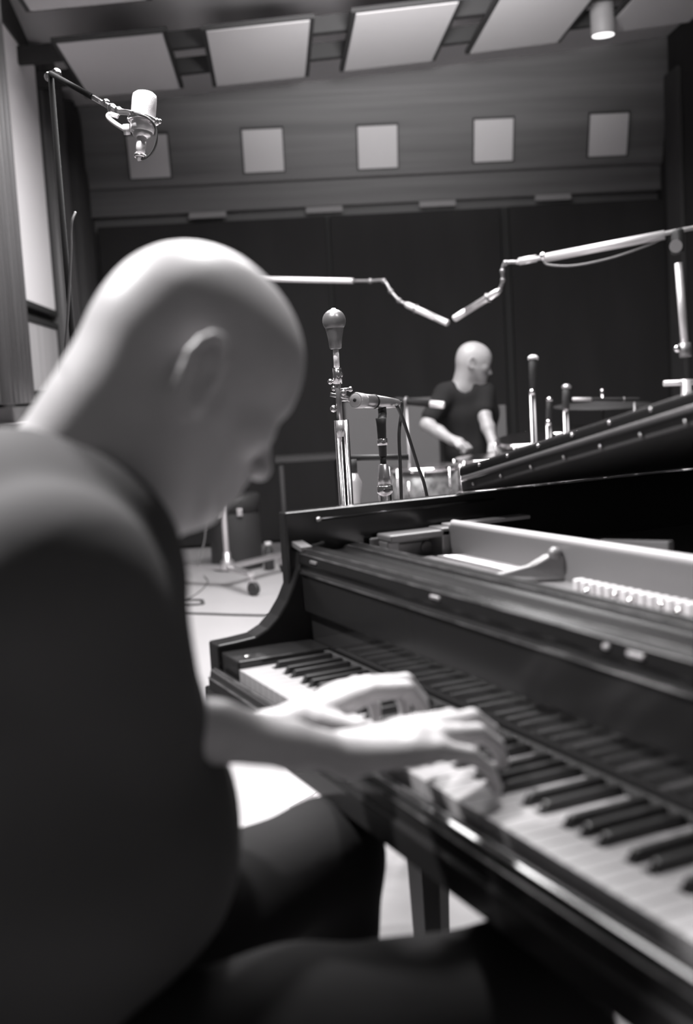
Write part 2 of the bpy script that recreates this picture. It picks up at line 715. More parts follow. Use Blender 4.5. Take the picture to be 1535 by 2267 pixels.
# tall dark baffles under the ledge
for (x0, x1, v, m, l) in ((232, 733, 8.93, 'darkpanel', 'tall dark wall panel behind the pianist'),
                          (742, 1116, 8.93, 'darkpanel', 'tall dark wall panel behind the seated drummer'),
                          (1136, 1492, 8.9, 'darkpanel', 'tall dark scuffed wall panel at right behind the raised boom')):
    a = on_v(x0, 700, v)
    c = on_v(x1, 700, v)
    mid = (a + c) / 2
    mid.z = 1.27
    o = MB().box(mid, ((c - a).length, .06, 2.5), AZ).build('wall_baffle', M[m], None, .01, loc=mid)
    tag(o, l, 'wall panel', 'tall dark panels on the far wall')

# ceiling clouds: two rows, hung under the ceiling on dark rails
def cloud(u, v0, v1, l, drop=0.16):
    sl = (zc(u + .1) - zc(u - .1)) / .2
    X = (EU + tz * sl).normalized()
    Z = X.cross(EV).normalized()
    if Z.z < 0:
        Z = -Z
    p = RW(u, (v0 + v1) / 2, zc(u) - drop)
    r = thing('ceiling_cloud', l, 'ceiling panel', p, 'pale panels hung under the ceiling')
    MB().box(p - Z * .001, (.60, v1 - v0 - .02, .008), tilt=(X, EV, Z)).build('panel_face', M['cloud'], r, .002)
    MB().box(p + Z * .014, (.655, v1 - v0 + .03, .026), tilt=(X, EV, Z)).build('panel_frame', M['blackframe'], r)


names = ['leftmost of the pale ceiling panels, above the hanging microphone arm',
         'pale ceiling panel, second from left, straight above the bald pianist',
         'pale ceiling panel, third from left, in the middle of the row',
         'pale ceiling panel just left of the lit ceiling can lamp',
         'pale ceiling panel at the far right, right of the can lamp']
far_px = [(299, 205), (578, 180), (859, 146), (1137, 106), (1428, 62)]
for (px, py), l in zip(far_px, names):
    d = ray(px, py)
    vv = 8.05
    for _ in range(6):
        p = CAM + d * (vv / d.dot(EV))
        u, v_, z_ = uvz(p)
        dz = z_ - (zc(u) - .16)
        vv -= dz / (d.z / d.dot(EV))
    cloud(u, vv - 1.17, vv, l)
d = ray(197, 12)
vv = 6.5
for _ in range(8):
    p = CAM + d * (vv / d.dot(EV))
    vv -= (uvz(p)[2] - (zc(uvz(p)[0]) - .16)) / (d.z / d.dot(EV))
cloud(uvz(p)[0], vv - 1.17, vv, 'pale ceiling panel nearest the camera at the top left corner')
for i, v in enumerate((7.18, 7.72)):
    b = MB()
    vs = []
    fs = []
    uu = np.linspace(UL, UR, 15)
    for u in uu:
        for dv, dz in ((-.03, -.12), (.03, -.12), (.03, -.02), (-.03, -.02)):
            vs.append(RW(u, v + dv, zc(u) + dz))
    for k in range(len(uu) - 1):
        a = k * 4
        for j in range(4):
            fs.append((a + j, a + (j + 1) % 4, a + 4 + (j + 1) % 4, a + 4 + j))
    fs += [(3, 2, 1, 0), tuple(range(len(vs) - 4, len(vs)))]
    b.add(vs, fs)
    p = RW(0, v, zc(0))
    o = b.build('ceiling_rail', M['blackframe'], None, loc=p)
    tag(o, ['dark ceiling rail carrying the pale panels, nearer one', 'dark ceiling rail carrying the pale panels, one nearer the far wall'][i],
        'ceiling rail', 'ceiling rails')

# lit can lamp
p = at(1336, 78, 7.3)
top = V((p.x, p.y, zc(uvz(p)[0]) + .0))
ax = (V((0.03, -0.03, 1))).normalized()
r = thing('can_lamp', 'lit white cylinder spotlight hanging from the ceiling at top right', 'ceiling lamp', p)
MB().lathe(p, ax, [(.0, .078), (.0, .072), (.012, .078), (.34, .078), (.345, .06)], 28).build('lamp_housing', M['lampbody'], r)
MB().cyl(p + ax * -.002, p + ax * .01, .070).build('lamp_lens', M['lampglow'], r)
MB().cyl(p + ax * .34, V((p.x + .02, p.y, max(zceil(*uvz(p)[:2]) - .004, p.z + .36))), .02).build('lamp_stem', M['blackframe'], r)

# left wall: white panels, boards and fluted pilasters
def upanel(name, x0, x1, ytop, ybot, u, thick, m, label, cat, grp=None):
    a = on_u(x0, (ytop + ybot) / 2, u)
    c = on_u(x1, (ytop + ybot) / 2, u)
    zt = on_u((x0 + x1) / 2, ytop, u).z
    zb = on_u((x0 + x1) / 2, ybot, u).z
    mid = (a + c) / 2
    mid.z = (zt + zb) / 2
    return mid, abs(uvz(c)[1] - uvz(a)[1]), zt - zb, uvz(a)[1], uvz(c)[1]


def lwall(name, v0, v1, z0, z1, m, label, cat, uo=0.03, frame=True, grp=None):
    p = RW(UL + uo, (v0 + v1) / 2, (z0 + z1) / 2)
    r = thing(name, label, cat, p, grp)
    MB().box(p, (.03, v1 - v0, z1 - z0), AZ).build('panel_face', M[m], r, .002)
    if frame:
        f = MB()
        f.box(p + tz * ((z1 - z0) / 2 + .02), (.05, v1 - v0 + .07, .035), AZ)
        f.box(p - tz * ((z1 - z0) / 2 + .02), (.05, v1 - v0 + .07, .035), AZ)
        f.box(p + EV * ((v1 - v0) / 2 + .02), (.05, .035, z1 - z0), AZ)
        f.box(p - EV * ((v1 - v0) / 2 + .02), (.05, .035, z1 - z0), AZ)
        f.build('panel_frame', M['blackframe'], r)
    return r


vr = uvz(on_u(95, 420, UL + .03))[1]
zb = on_u(100, 682, UL + .03).z
zt = on_u(72, 148, UL + .03).z
lwall('wall_panel', vr - 1.45, vr, zb, zt, 'white', 'large glowing white panel high on the left wall', 'wall panel')
z1 = on_u(80, 718, UL + .03).z
z0 = on_u(100, 866, UL + .03).z
lwall('wall_board', vr - 1.2, vr - .02, z0, z1, 'grain', 'pale grained board below the white panel on the left wall', 'wall board')
lwall('wall_ledge_panel', vr - 2.2, vr + .3, .55, z0 - .09, 'greypanel', 'grey lower panel on left wall beside the pianist’s nape', 'wall panel', frame=False)


def flutes(v0, v1, zb, zt, n, depth, label, m='flute'):
    p = RW(UL + depth / 2, (v0 + v1) / 2, zb)
    r = thing('fluted_pilaster', label, 'pilaster', p, 'fluted pilasters on the left wall')
    q = RW(UL + depth / 2, (v0 + v1) / 2, (zb + zt) / 2)
    MB().box(q, (depth, v1 - v0, zt - zb), AZ).build('pilaster_body', M[m], r)
    f = MB()
    for i in range(n):
        v = v0 + (i + .5) * (v1 - v0) / n
        f.cyl(RW(UL + depth, v, zb), RW(UL + depth, v, zt), (v1 - v0) / n * .44, n=12)
    f.build('fluting', M[m], r)
    return r


ve = uvz(on_u(38, 600, UL + .14))[1]
flutes(ve - .62, ve, on_u(57, 893, UL + .14).z, 3.75, 6, .14, 'fluted dark pilaster at the left edge in front of the white panel')
flutes(vr + .06, vr + .62, .0, 3.5, 6, .07, 'dark fluted pilaster just right of the white panel')
flutes(vr + .72, vr + 1.5, .0, zc(UL) - .02, 6, .10, 'dark fluted pilaster nearest the far corner', 'dark')

# light object under the near pilaster
p = at(22, 950, 6.0)
r = thing('storage_box', 'white box with dark edge behind the pianist’s shoulder at far left', 'box', RW(UL + .2, uvz(p)[1], 0))
q = V(r.location)
MB().box(q + tz * .55, (.3, .55, 1.1), AZ).build('box_body', M['white'], r, .01)
MB().box(q + tz * .55 + EV * -.28, (.31, .015, 1.1), AZ).build('box_edge', M['gunmetal'], r)

# grey baffle behind the drummer, made of two leaves
for x0, x1, yt, l in ((768, 972, 884, 'low grey baffle behind the drums, left of the drummer'),
                      (1060, 1122, 898, 'low grey baffle beside the drummer’s left elbow')):
    a, c = on_v(x0, 980, 7.6), on_v(x1, 980, 7.6)
    ztp = on_v((x0 + x1) / 2, yt, 7.6).z
    mid = (a + c) / 2
    mid.z = 0
    r = thing('baffle_panel', l, 'baffle', mid, 'low grey baffles behind the drums')
    MB().box(mid + tz * (ztp / 2 + .02), ((c - a).length, .06, ztp - .04), AZ).build('baffle_face', M['greypanel'], r, .006)
    MB().box(mid + tz * .02 - EU * ((c - a).length / 2 - .06), (.06, .4, .04), AZ).build('foot', M['blackframe'], r)
    MB().box(mid + tz * .02 + EU * ((c - a).length / 2 - .06), (.06, .4, .04), AZ).build('foot', M['blackframe'], r)

# dark shelf behind
p0, p1 = at(628, 1012, 7.9), at(742, 1013, 7.9)
mid = (p0 + p1) / 2
r = thing('side_table', 'low dark table against the far wall behind the pianist’s nose', 'table', V((mid.x, mid.y, 0)))
MB().box(mid, ((p1 - p0).length + .12, .4, .03), AZ).build('table_top', M['dark'], r, .004)
for sx in (-1, 1):
    for sy in (-1, 1):
        q = mid + EU * sx * ((p1 - p0).length / 2 + .02) + EV * sy * .17
        MB().cyl((q.x, q.y, 0), (q.x, q.y, mid.z - .01), .015).build('leg', M['dark'], r)

# dark round case and small bottle at left
p = on_axis(530, 1243, 2, 0.0)
p = RW(uvz(p)[0], 7.75, 0)
r = thing('drum_case', 'tall dark round case standing behind the rolling stand pole', 'case', p)
hgt = .46
MB().lathe(p, (0, 0, 1), [(0, .17), (.01, .178), (hgt, .172), (hgt + .005, .17)], 32).build('case_body', M['rubber'], r)
MB().lathe(p + tz * (hgt - .06), (0, 0, 1), [(0, .182), (.10, .182), (.11, .17), (.112, .0)], 32).build('case_lid', M['rubber'], r)
for a in (-.3, .15):
    q = p + V((math.cos(-AZ + a) * .185, math.sin(-.3 + a) * .185, hgt - .07))
    MB().box(p - EV * .183 + EU * a * .3 + tz * (hgt - .06), (.035, .012, .05), AZ).build('latch', M['nickel'], r, .002)
p = RW(uvz(at(594, 1210, 7.6))[0], 7.55, 0)
r = thing('bottle', 'small dark bottle with pale cap beside the round case', 'bottle', p)
MB().lathe(p, (0, 0, 1), [(0, .03), (.005, .034), (.13, .034), (.155, .02), (.17, .018)], 18).build('bottle_body', M['rubber'], r)
MB().cyl(p + tz * .168, p + tz * .19, .022).build('cap', M['drumhead'], r)
# ================================================================== PIANO
P0 = V((0.6, 0.9, 0))
piano = thing('grand_piano', 'black grand piano with worn edges, raised lid and open keyboard', 'piano', P0)
RX0, RX1 = -0.136, 1.361     # outer faces of the case


def spline(pts, n=8):
    out = []
    q = [pts[0]] + pts + [pts[-1]]
    for i in range(1, len(q) - 2):
        for k in range(n):
            t = k / n
            p0, p1, p2, p3 = [np.array(x, float) for x in q[i - 1:i + 3]]
            out.append(tuple(0.5 * ((2 * p1) + (p2 - p0) * t + (2 * p0 - 5 * p1 + 4 * p2 - p3) * t * t
                                    + (3 * p1 - p0 - 3 * p2 + p3) * t ** 3)))
    out.append(tuple(pts[-1]))
    return out


outer = [(RX0, .135)] + spline([(RX0, 2.25), (-.08, 2.45), (.12, 2.56), (.38, 2.5), (.56, 2.2), (.72, 1.75), (.98, 1.35),
                                (1.26, 1.08), (RX1, .75)], 5) + [(RX1, .135)]


def inset(poly, d):
    out = []
    n = len(poly)
    for i, p in enumerate(poly):
        a = np.array(poly[max(i - 1, 0)])
        c = np.array(poly[min(i + 1, n - 1)])
        t = (c - a) / (np.linalg.norm(c - a) + 1e-9)
        nn = np.array([t[1], -t[0]])
        out.append((p[0] + nn[0] * d, p[1] + nn[1] * d))
    return out


inner = inset(outer, .032)
if np.mean([abs(x - .6) for x, y in inner]) > np.mean([abs(x - .6) for x, y in outer]):
    inner = inset(outer, -.032)
ring = outer + inner[::-1]
b = MB()
nn = len(outer)
vs = []
for z in (.655, .968):
    vs += [V((x, y, z)) for x, y in outer] + [V((x, y, z)) for x, y in inner]
fs = []
T = 2 * nn
for i in range(nn - 1):
    fs += [(i, i + 1, T + i + 1, T + i), (nn + i, T + nn + i, T + nn + i + 1, nn + i + 1),
           (T + i, T + i + 1, T + nn + i + 1, T + nn + i), (i, nn + i, nn + i + 1, i + 1)]
fs += [(0, T, T + nn, nn), (nn - 1, 2 * nn - 1, T + 2 * nn - 1, T + nn - 1)]
b.add(vs, fs)
# the front ends of the rim are cut away below: only the upper strip reaches y=.135
rim = b.build('rim', M['lacquer_worn'], piano, .003)

# arms (curved cheeks), treble one mirrored
armp = [(-.005, .655), (-.005, .763), (.03, .765), (.062, .768), (.085, .779), (.105, .797), (.122, .82), (.136, .847),
        (.146, .872), (.150, .905), (.20, .915), (.20, .655)]
for x0, x1 in ((RX0 - .001, -.088), (1.313, RX1 + .001)):
    MB().prism([(x0, y, z) for y, z in armp], (x1 - x0, 0, 0)).build('arm', M['lacquer_worn'], piano, .0035)
    MB().box(((x0 + x1) / 2, .03, .671), ((x1 - x0) + .012, .09, .030)).build('arm_moulding', M['lacquer_worn'], piano, .003)
# key blocks
for x0, x1 in ((-.088, -.002), (1.227, 1.313)):
    kb = MB().bx((x0, .0, .70), (x1, .16, .752)).build('key_block', M['lacquer_worn'], piano, .003)
    MB().cyl(((x0 + x1) / 2 + .03, .02, .75), ((x0 + x1) / 2 + .03, .02, .757), .006, .004).build('screw', M['brass'], kb)

# key bed and slip
MB().prism([(-.09, y, z) for y, z in ((-.030, .657), (-.030, .690), (-.024, .694), (-.024, .713), (-.012, .716), (.35, .716), (.35, .657))],
           (1.405, 0, 0)).build('key_bed', M['lacquer_worn'], piano, .002)
MB().prism([(-.088, y, z) for y, z in ((-.022, .713), (-.020, .724), (-.012, .7265), (-.006, .726), (-.005, .713))],
           (1.40, 0, 0)).build('key_slip', M['lacquer_soft'], piano, .001)

# keys
WK = .0235


def wkey(i):
    n = i % 7          # 0=A 1=B 2=C 3=D 4=E 5=F 6=G
    x0, x1 = i * WK + .0004, (i + 1) * WK - .0004
    cut = {0: (.0, .0), }
    L = {2: 0, 3: .0075, 4: .009, 5: 0, 6: .0065, 0: .0075, 1: .0105}[n]
    Rr = {2: .009, 3: .0075, 4: 0, 5: .0105, 6: .0075, 0: .0045 + .002, 1: 0}[n]
    if i == 0:
        L = 0
    if i == 51:
        L = Rr = 0
    z0, z1 = .716, .740
    poly = [(x0, 0), (x1, 0), (x1, .048), (x1 - Rr, .048), (x1 - Rr, .15), (x0 + L, .15), (x0 + L, .048), (x0, .048)]
    o = MB().prism([(x, y, z0) for x, y in poly], (0, 0, z1 - z0)).build('white_key', M['ivory'], piano, .0008)
    return o


for i in range(52):
    wkey(i)
ofs = {'A#': 1 * WK + .0035, 'C#': 3 * WK - .0025, 'D#': 4 * WK + .0025, 'F#': 6 * WK - .0035, 'G#': 7 * WK}
bl = [ofs['A#']]
for o in range(7):
    for n in ('C#', 'D#', 'F#', 'G#'):
        bl.append(ofs[n] + o * 7 * WK)
    bl.append(8 * WK + .0035 + o * 7 * WK)
bl = [x for x in bl if x < 51 * WK]
b0 = None
for x in bl:
    if b0 is None:
        b = MB()
        w0, w1 = .0055, .0044
        vs = [(-w0, .0, 0), (w0, .0, 0), (w0, .098, 0), (-w0, .098, 0),
              (-w1, .007, .0115), (w1, .007, .0115), (w1, .098, .012), (-w1, .098, .012)]
        b.add([(a, c + .05, d + .7385) for a, c, d in vs], [(3, 2, 1, 0), (4, 5, 6, 7), (0, 1, 5, 4), (1, 2, 6, 5), (2, 3, 7, 6), (3, 0, 4, 7)])
        b0 = b.build('black_key', M['ebony'], piano, .0012)
        off0 = V(b0.location)
        c = b0
    else:
        c = b0.copy()
        COL.objects.link(c)
    c.parent = piano
    c.location = (x, 0, 0)

# fallboard: thick board swung up, concave face with a lip along its top
fb = [(.162, .745), (.162, .775), (.162, .81), (.160, .848), (.156, .861), (.149, .865), (.149, .872), (.166, .876),
      (.20, .874), (.20, .745)]
MB().prism([(-.088, y, z) for y, z in fb], (1.40, 0, 0)).build('fallboard', M['lacquer_soft'], piano, .0025, seg=3)
MB().bx((-.088, .148, .7405), (1.313, .156, .748)).build('name_felt', M['felt'], piano)
# stretcher behind the fallboard, stepped top
st = [(.152, .876), (.148, .884), (.150, .899), (.160, .906), (.185, .908), (.195, .900), (.205, .897), (.235, .897), (.240, .903),
      (.262, .905), (.270, .899), (.285, .897), (.285, .80), (.152, .80)]
MB().prism([(-.104, y, z) for y, z in st], (1.432, 0, 0)).build('stretcher', M['lacquer_dull'], piano, .002)
for i, (px, py) in enumerate([(695, 1231), (965, 1306), (1345, 1424), (1410, 1436)]):
    x = on_axis(px, py, 1, .149).x
    MB().bx((x - (.012 if i != 2 else .004), .1455, .889), (x + (.012 if i != 2 else .004), .150, .8935)).build('edge_glint', M['nickel'], piano, .001)  # nickel slips added as glints along the stretcher's front edge
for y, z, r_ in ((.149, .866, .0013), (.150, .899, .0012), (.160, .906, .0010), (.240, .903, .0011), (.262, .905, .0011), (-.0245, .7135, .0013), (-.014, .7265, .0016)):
    MB().tube([(-.085, y, z), (1.31, y, z)], r_, 6).build('worn_edge_glint', M['wear_glint'], piano)  # pale beads: worn paint plus edge highlights put in as colour
# lower strip of the bass rim end: thin bright nickel chamfer
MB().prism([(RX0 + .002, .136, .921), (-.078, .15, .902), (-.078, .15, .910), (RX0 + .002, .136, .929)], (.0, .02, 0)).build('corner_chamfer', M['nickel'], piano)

# iron plate: flange, walls, struts
MB().bx((-.10, .285, .845), (1.325, .43, .868)).build('pin_block', M['gold'], piano)
pl = MB()
pl.prism([(x, y, .84) for x, y in inset(outer, .036 if inner[0][0] > outer[0][0] else -.036) if y > .4] + [(1.32, .4, .84), (-.10, .4, .84)], (0, 0, .02))
plate = pl.build('iron_plate', M['gold'], piano)
wl = MB()
wl.prism([(-.045, .415, .86), (1.30, .425, .86), (1.30, .425, .926), (1.28, .425, .927), (-.03, .415, .927), (-.045, .415, .924)], (0, .014, 0))
wl.build('plate_wall', M['gold'], piano, .004, seg=3)
MB().tube([(-.035, .421, .927), (.6, .427, .928), (1.29, .432, .928)], .0065, 10).build('plate_wall_bead', M['palegold'], piano)
# bass side wall of the plate well with a recess
bw = MB()
bw.bx((-.095, .30, .905), (-.040, .42, .917))
bw.bx((-.095, .285, .86), (-.088, .42, .91))
bw.bx((-.09, .30, .86), (-.055, .325, .905))
bw.bx((-.09, .40, .86), (-.040, .425, .92))
bw.build('plate_side_wall', M['gold'], piano, .003)
MB().bx((-.088, .33, .872), (-.084, .385, .895)).build('maker_recess', M['gunmetal'], piano, .003)
MB().cyl((-.088, .392, .883), (-.080, .392, .883), .012).build('plate_boss', M['gunmetal'], piano, .002)
MB().bx((-.095, .43, .915), (-.062, .60, .922)).build('plate_side_bead', M['palegold'], piano, .002)
# strut between bass and tenor sections
nose = [(.225, .285, .868), (.225, .285, .880), (.243, .335, .884), (.262, .375, .893), (.275, .398, .908), (.285, .410, .910),
        (.288, .420, .905), (.288, .420, .868)]
MB().prism([V(q) + V((-.007, 0, 0)) for q in nose], (.014, 0, 0)).build('plate_strut', M['gold'], piano, .004, seg=3)
MB().ball((.284, .408, .909), .0105).build('strut_nose', M['gold'], piano)
for x, a in ((.62, .0), (.95, .0)):
    MB().bx((x - .012, .43, .86), (x + .012, 1.3, .895)).build('plate_strut', M['gold'], piano, .004)
p0, p1 = on_axis(1325, 1194, 1, .56), on_axis(1480, 1198, 1, .56)
MB().prism([(p0.x, p0.y, .87), p0, p1, (p1.x, p1.y, .87)], (0, .012, 0)).build('plate_rib', M['gold'], piano, .003)
# strings
s0 = None
for i in range(29):
    x = -.035 + i * .0090
    if s0 is None:
        b = MB()
        b.cyl((0, .318, .874), (.02, .368, .8765), .0018, n=6)
        b.cyl((.022, .374, .8765), (.05, .425, .877), .0018, n=6)
        s0 = b.build('bass_string', M['string'], piano)
        c = s0
    else:
        c = s0.copy()
        COL.objects.link(c)
        c.parent = piano
    c.location = (x, 0, 0)
MB().bx((-.04, .300, .868), (.27, .428, .8698)).build('string_dark_strip', M['felt'], piano)  # dark strip added to darken the plate between the strings
MB().bx((-.04, .368, .868), (.25, .373, .8745)).build('string_bridge', M['felt'], piano)
h0 = None
for i in range(48):
    x = .395 + i * .0172
    if x > 1.27:
        break
    if h0 is None:
        h0 = MB().bx((-.0055, .362, .874), (.0055, .378, .890)).build('damper', M['whitefelt'], piano, .002)
        c = h0
    else:
        c = h0.copy()
        COL.objects.link(c)
        c.parent = piano
    c.location = (x, 0, 0)
MB().bx((.35, .330, .868), (1.29, .352, .874)).build('pressure_bar', M['gunmetal'], piano, .002)
t0 = None
for i in range(18):
    x = .455 + i * .044
    if t0 is None:
        b = MB()
        b.cyl((0, .338, .868), (0, .338, .884), .0042, .0036, n=12)
        b.ball((0, .338, .884), .005, 10)
        t0 = b.build('tuning_pin', M['chrome'], piano)
        c = t0
    else:
        c = t0.copy()
        COL.objects.link(c)
        c.parent = piano
    c.location = (x, (0.012 if i % 2 else 0), 0)

# lid: raised on the bass side hinge, front flap folded back on top
ang = math.radians(11.4)
HX, HZ = -.134, .969


def lidp(x, y, h):
    d = x - RX0
    return V((HX + d * math.cos(ang) - h * math.sin(ang), y, HZ + d * math.sin(ang) + h * math.cos(ang)))


lo = [(x, y) for x, y in outer if y > .52]
poly = [(RX0, .50)] + lo + [(RX1 + .01, .50)]
nl = V((-math.sin(ang), 0, math.cos(ang)))
lid = MB().prism([lidp(x, y, 0) for x, y in poly], nl * .019).build('lid', M['lacquer_lid'], piano, .003)
fl = MB().prism([lidp(RX0, .497, .024), lidp(RX1, .497, .024), lidp(RX1, .90, .024), lidp(RX0, .90, .024)], nl * .022)
flap = fl.build('front_flap', M['lacquer_worn'], piano, .008, seg=4)
hg = MB()
hg.tube([lidp(RX0 + .02, .493, .0225), lidp(RX1 - .03, .493, .0225)], .0045, 10)
hinge = hg.build('lid_hinge', M['gunmetal'], lid)
for i in range(14):
    for hh in (.008, .038):
        q = lidp(RX0 + .05 + i * .095 + (.03 if hh > .02 else 0), .496, hh)
        MB().ball(q, .0032, 8).build('hinge_screw', M['brass'], hinge)
# chrome slivers added for the bright streaks between rim and lid
for a, c in (((1036, 1079), (1122, 1070)), ((1238, 1060), (1350, 1046))):
    q0, q1 = on_axis(a[0], a[1], 0, -.098), on_axis(c[0], c[1], 0, -.098)
    MB().prism([(-.100, q0.y, q0.z - .004), (-.100, q1.y, q1.z - .008), (-.100, q1.y, q1.z + .008), (-.100, (q0.y + q1.y) / 2, q1.z + .005)],
               (.003, 0, 0)).build('bright_sliver', M['chrome'], piano)
MB().tube([(-.1025, .19, .951), (-.1025, .55, .953)], .0022, 8).build('rim_bead', M['lacquer_worn'], piano)
MB().ball((-.101, .195, .951), .005).build('bead_pin', M['nickel'], piano)
# prop stick on the treble side
MB().cyl((1.30, .62, .93), lidp(1.25, .75, 0), .011).build('prop_stick', M['lacquer'], piano)


def pleg(x, y):
    g = MB()
    g.lathe((x, y, .12), (0, 0, 1), [(0, .026), (.02, .032), (.05, .030), (.40, .042), (.46, .052), (.50, .048), (.54, .055)], 8, False)
    o = g.build('leg', M['lacquer'], piano, .002)
    MB().lathe((x, y, .055), (0, 0, 1), [(0, .018), (.02, .026), (.05, .026), (.07, .02)], 16).build('ferrule', M['brass'], o)
    MB().cyl((x - .02, y, .035), (x + .02, y, .035), .035, n=20).build('caster', M['brass'], o)


pleg(.055, .288)
pleg(1.22, .28)
pleg(.18, 2.25)
# lyre
lx = .62
g = MB()
for s in (-1, 1):
    g.tube([(lx + s * .09, .40, .655), (lx + s * .08, .40, .50), (lx + s * .11, .40, .35), (lx + s * .06, .40, .20)], .016)
lyre = g.build('pedal_lyre', M['lacquer'], piano)
MB().bx((lx - .14, .34, .13), (lx + .14, .46, .20)).build('pedal_box', M['lacquer'], lyre, .006)
for s in (-1, 0, 1):
    MB().tube([(lx + s * .06, .36, .15), (lx + s * .06, .27, .13), (lx + s * .06, .20, .10)], .011).build('pedal', M['brass'], lyre)
for s in (-1, 1):
    MB().cyl((lx + s * .08, .45, .16), (lx + s * .04, .80, .66), .008).build('lyre_brace', M['brass'], lyre)

# bench
bc = V((.63, -.50, 0))
r = thing('piano_bench', 'black padded piano bench under the pianist', 'bench', bc)
MB().box(bc + tz * .415, (.74, .34, .07)).build('seat_pad', M['rubber'], r, .02, seg=4)
MB().box(bc + tz * .355, (.70, .30, .05)).build('seat_frame', M['lacquer'], r, .004)
for sx in (-1, 1):
    for sy in (-1, 1):
        q = bc + V((sx * .31, sy * .11, 0))
        MB().cyl(q, q + tz * .335, .018, .026, 12).build('leg', M['lacquer'], r)
# ================================================================== PEOPLE
def frame_mat(f, up):
    f = np.array(f, float)
    f /= np.linalg.norm(f)
    up = np.array(up, float)
    c = up - f * (up @ f)
    c /= np.linalg.norm(c)
    r = np.cross(f, c)
    return f, r, c


def head(F, O, f, r, c, k=1.0, ear=True):
    """bald adult head; O = centre of the skull, f forward, r right, c crown"""
    O = np.array(O, float)
    R = np.array([f, r, c])

    def P(a, b_, d):
        return O + (f * a + r * b_ + c * d) * k
    F.ell(P(-.006, 0, .0), np.array([.098, .077, .091]) * k, R, .02)
    F.ell(P(.034, 0, -.005), np.array([.066, .066, .072]) * k, R, .03)
    F.ell(P(.040, 0, -.070), np.array([.046, .053, .070]) * k, R, .03)
    for s in (-1, 1):
        F.cap(P(.0, s * .056, -.070), P(.052, s * .026, -.122), .019 * k, .016 * k, .03)
        F.ell(P(.058, s * .042, -.050), np.array([.024, .022, .018]) * k, R, .02)
        F.cap(P(.084, s * .012, -.018), P(.070, s * .045, -.020), .011 * k, .010 * k, .016)
    F.ell(P(.062, 0, -.128), np.array([.026, .026, .020]) * k, R, .025)
    F.cap(P(.0, 0, -.095), P(.05, 0, -.125), .035 * k, .022 * k, .03)
    F.ell(P(.070, 0, -.098), np.array([.022, .030, .024]) * k, R, .02)
    for s in (-1, 1):
        F.ell(P(.094, s * .031, -.035), np.array([.014, .016, .011]) * k, R, .014, sub=True)
        F.ell(P(.072, s * .031, -.035), np.array([.0145, .0145, .0135]) * k, R, .004)
        F.cap(P(.084, s * .020, -.036), P(.082, s * .042, -.037), .0045 * k, .0035 * k, .004)
    F.cap(P(.088, 0, -.022), P(.109, 0, -.066), .0078 * k, .0098 * k, .012)
    F.ell(P(.109, 0, -.072), np.array([.012, .0105, .0095]) * k, R, .010)
    for s in (-1, 1):
        F.ell(P(.098, s * .013, -.075), np.array([.010, .0075, .0075]) * k, R, .008)
    F.cap(P(.090, -.016, -.090), P(.090, .016, -.090), .0065 * k, .0065 * k, .008)
    F.cap(P(.088, -.014, -.103), P(.088, .014, -.103), .0075 * k, .0075 * k, .008)
    F.cap(P(.098, -.022, -.0965), P(.098, .022, -.0965), .0028 * k, .0028 * k, .004, sub=True)
    if ear:
        for s in (-1, 1):
            e = []
            for t in np.linspace(-.55 * math.pi, 1.15 * math.pi, 12):
                e.append((P(-.026 - math.cos(t) * .0165 * (1 if math.sin(t) > 0 else .8), s * (.083 + .006 * math.sin(t) + .004 * (math.cos(t))),
                            -.036 + math.sin(t) * .030), .0048 * k))
            F.chain(e, .004)
            F.ell(P(-.024, s * .078, -.036), np.array([.014, .006, .026]) * k, R, .006)
            F.ell(P(-.018, s * .085, -.040), np.array([.008, .007, .012]) * k, R, .004, sub=True)
            F.ell(P(-.016, s * .081, -.064), np.array([.008, .006, .009]) * k, R, .006)
    return P


def hand(F, W, pts, palm_r=.019):
    """W wrist; pts: dict of finger -> [(pos, r)...] starting at the knuckle; 't' = thumb"""
    W = np.array(W, float)
    mc = [np.array(pts[n][0][0], float) for n in ('i', 'm', 'r', 'p')]
    for i, m in enumerate(mc):
        F.cap(W + (m - W) * .05 + (m - mc[1]) * .25, m, .0165, .0125, .012)
    for i in range(3):
        F.cap((mc[i] * .75 + W * .25), (mc[i + 1] * .75 + W * .25), .0115, .0115, .012)
    for n in ('i', 'm', 'r', 'p'):
        F.chain([(np.array(p, float), rr) for p, rr in pts[n]], .003)
    F.chain([(np.array(p, float), rr) for p, rr in pts['t']], .006)


# ---------------- the pianist
pl0 = V((.63, -.45, 0))
man = thing('person', 'bald man in dark shirt leaning over the keyboard, in profile in the foreground', 'person', pl0)
th = math.radians(32)
yaw = math.radians(10)
f = np.array([-math.sin(yaw) * math.cos(th), math.cos(yaw) * math.cos(th), -math.sin(th)])
f, rr_, c = frame_mat(f, (0, .4, 1))
rgt = rr_ if rr_[0] > 0 else -rr_
HC = np.array([.630, -.226, 1.215])
elR, wrR = np.array([.735, -.325, .896]), np.array([.682, -.128, .815])
elL, wrL = np.array([.400, -.335, .762]), np.array([.505, -.105, .800])
shR, shL = np.array([.800, -.405, 1.035]), np.array([.455, -.375, 1.035])

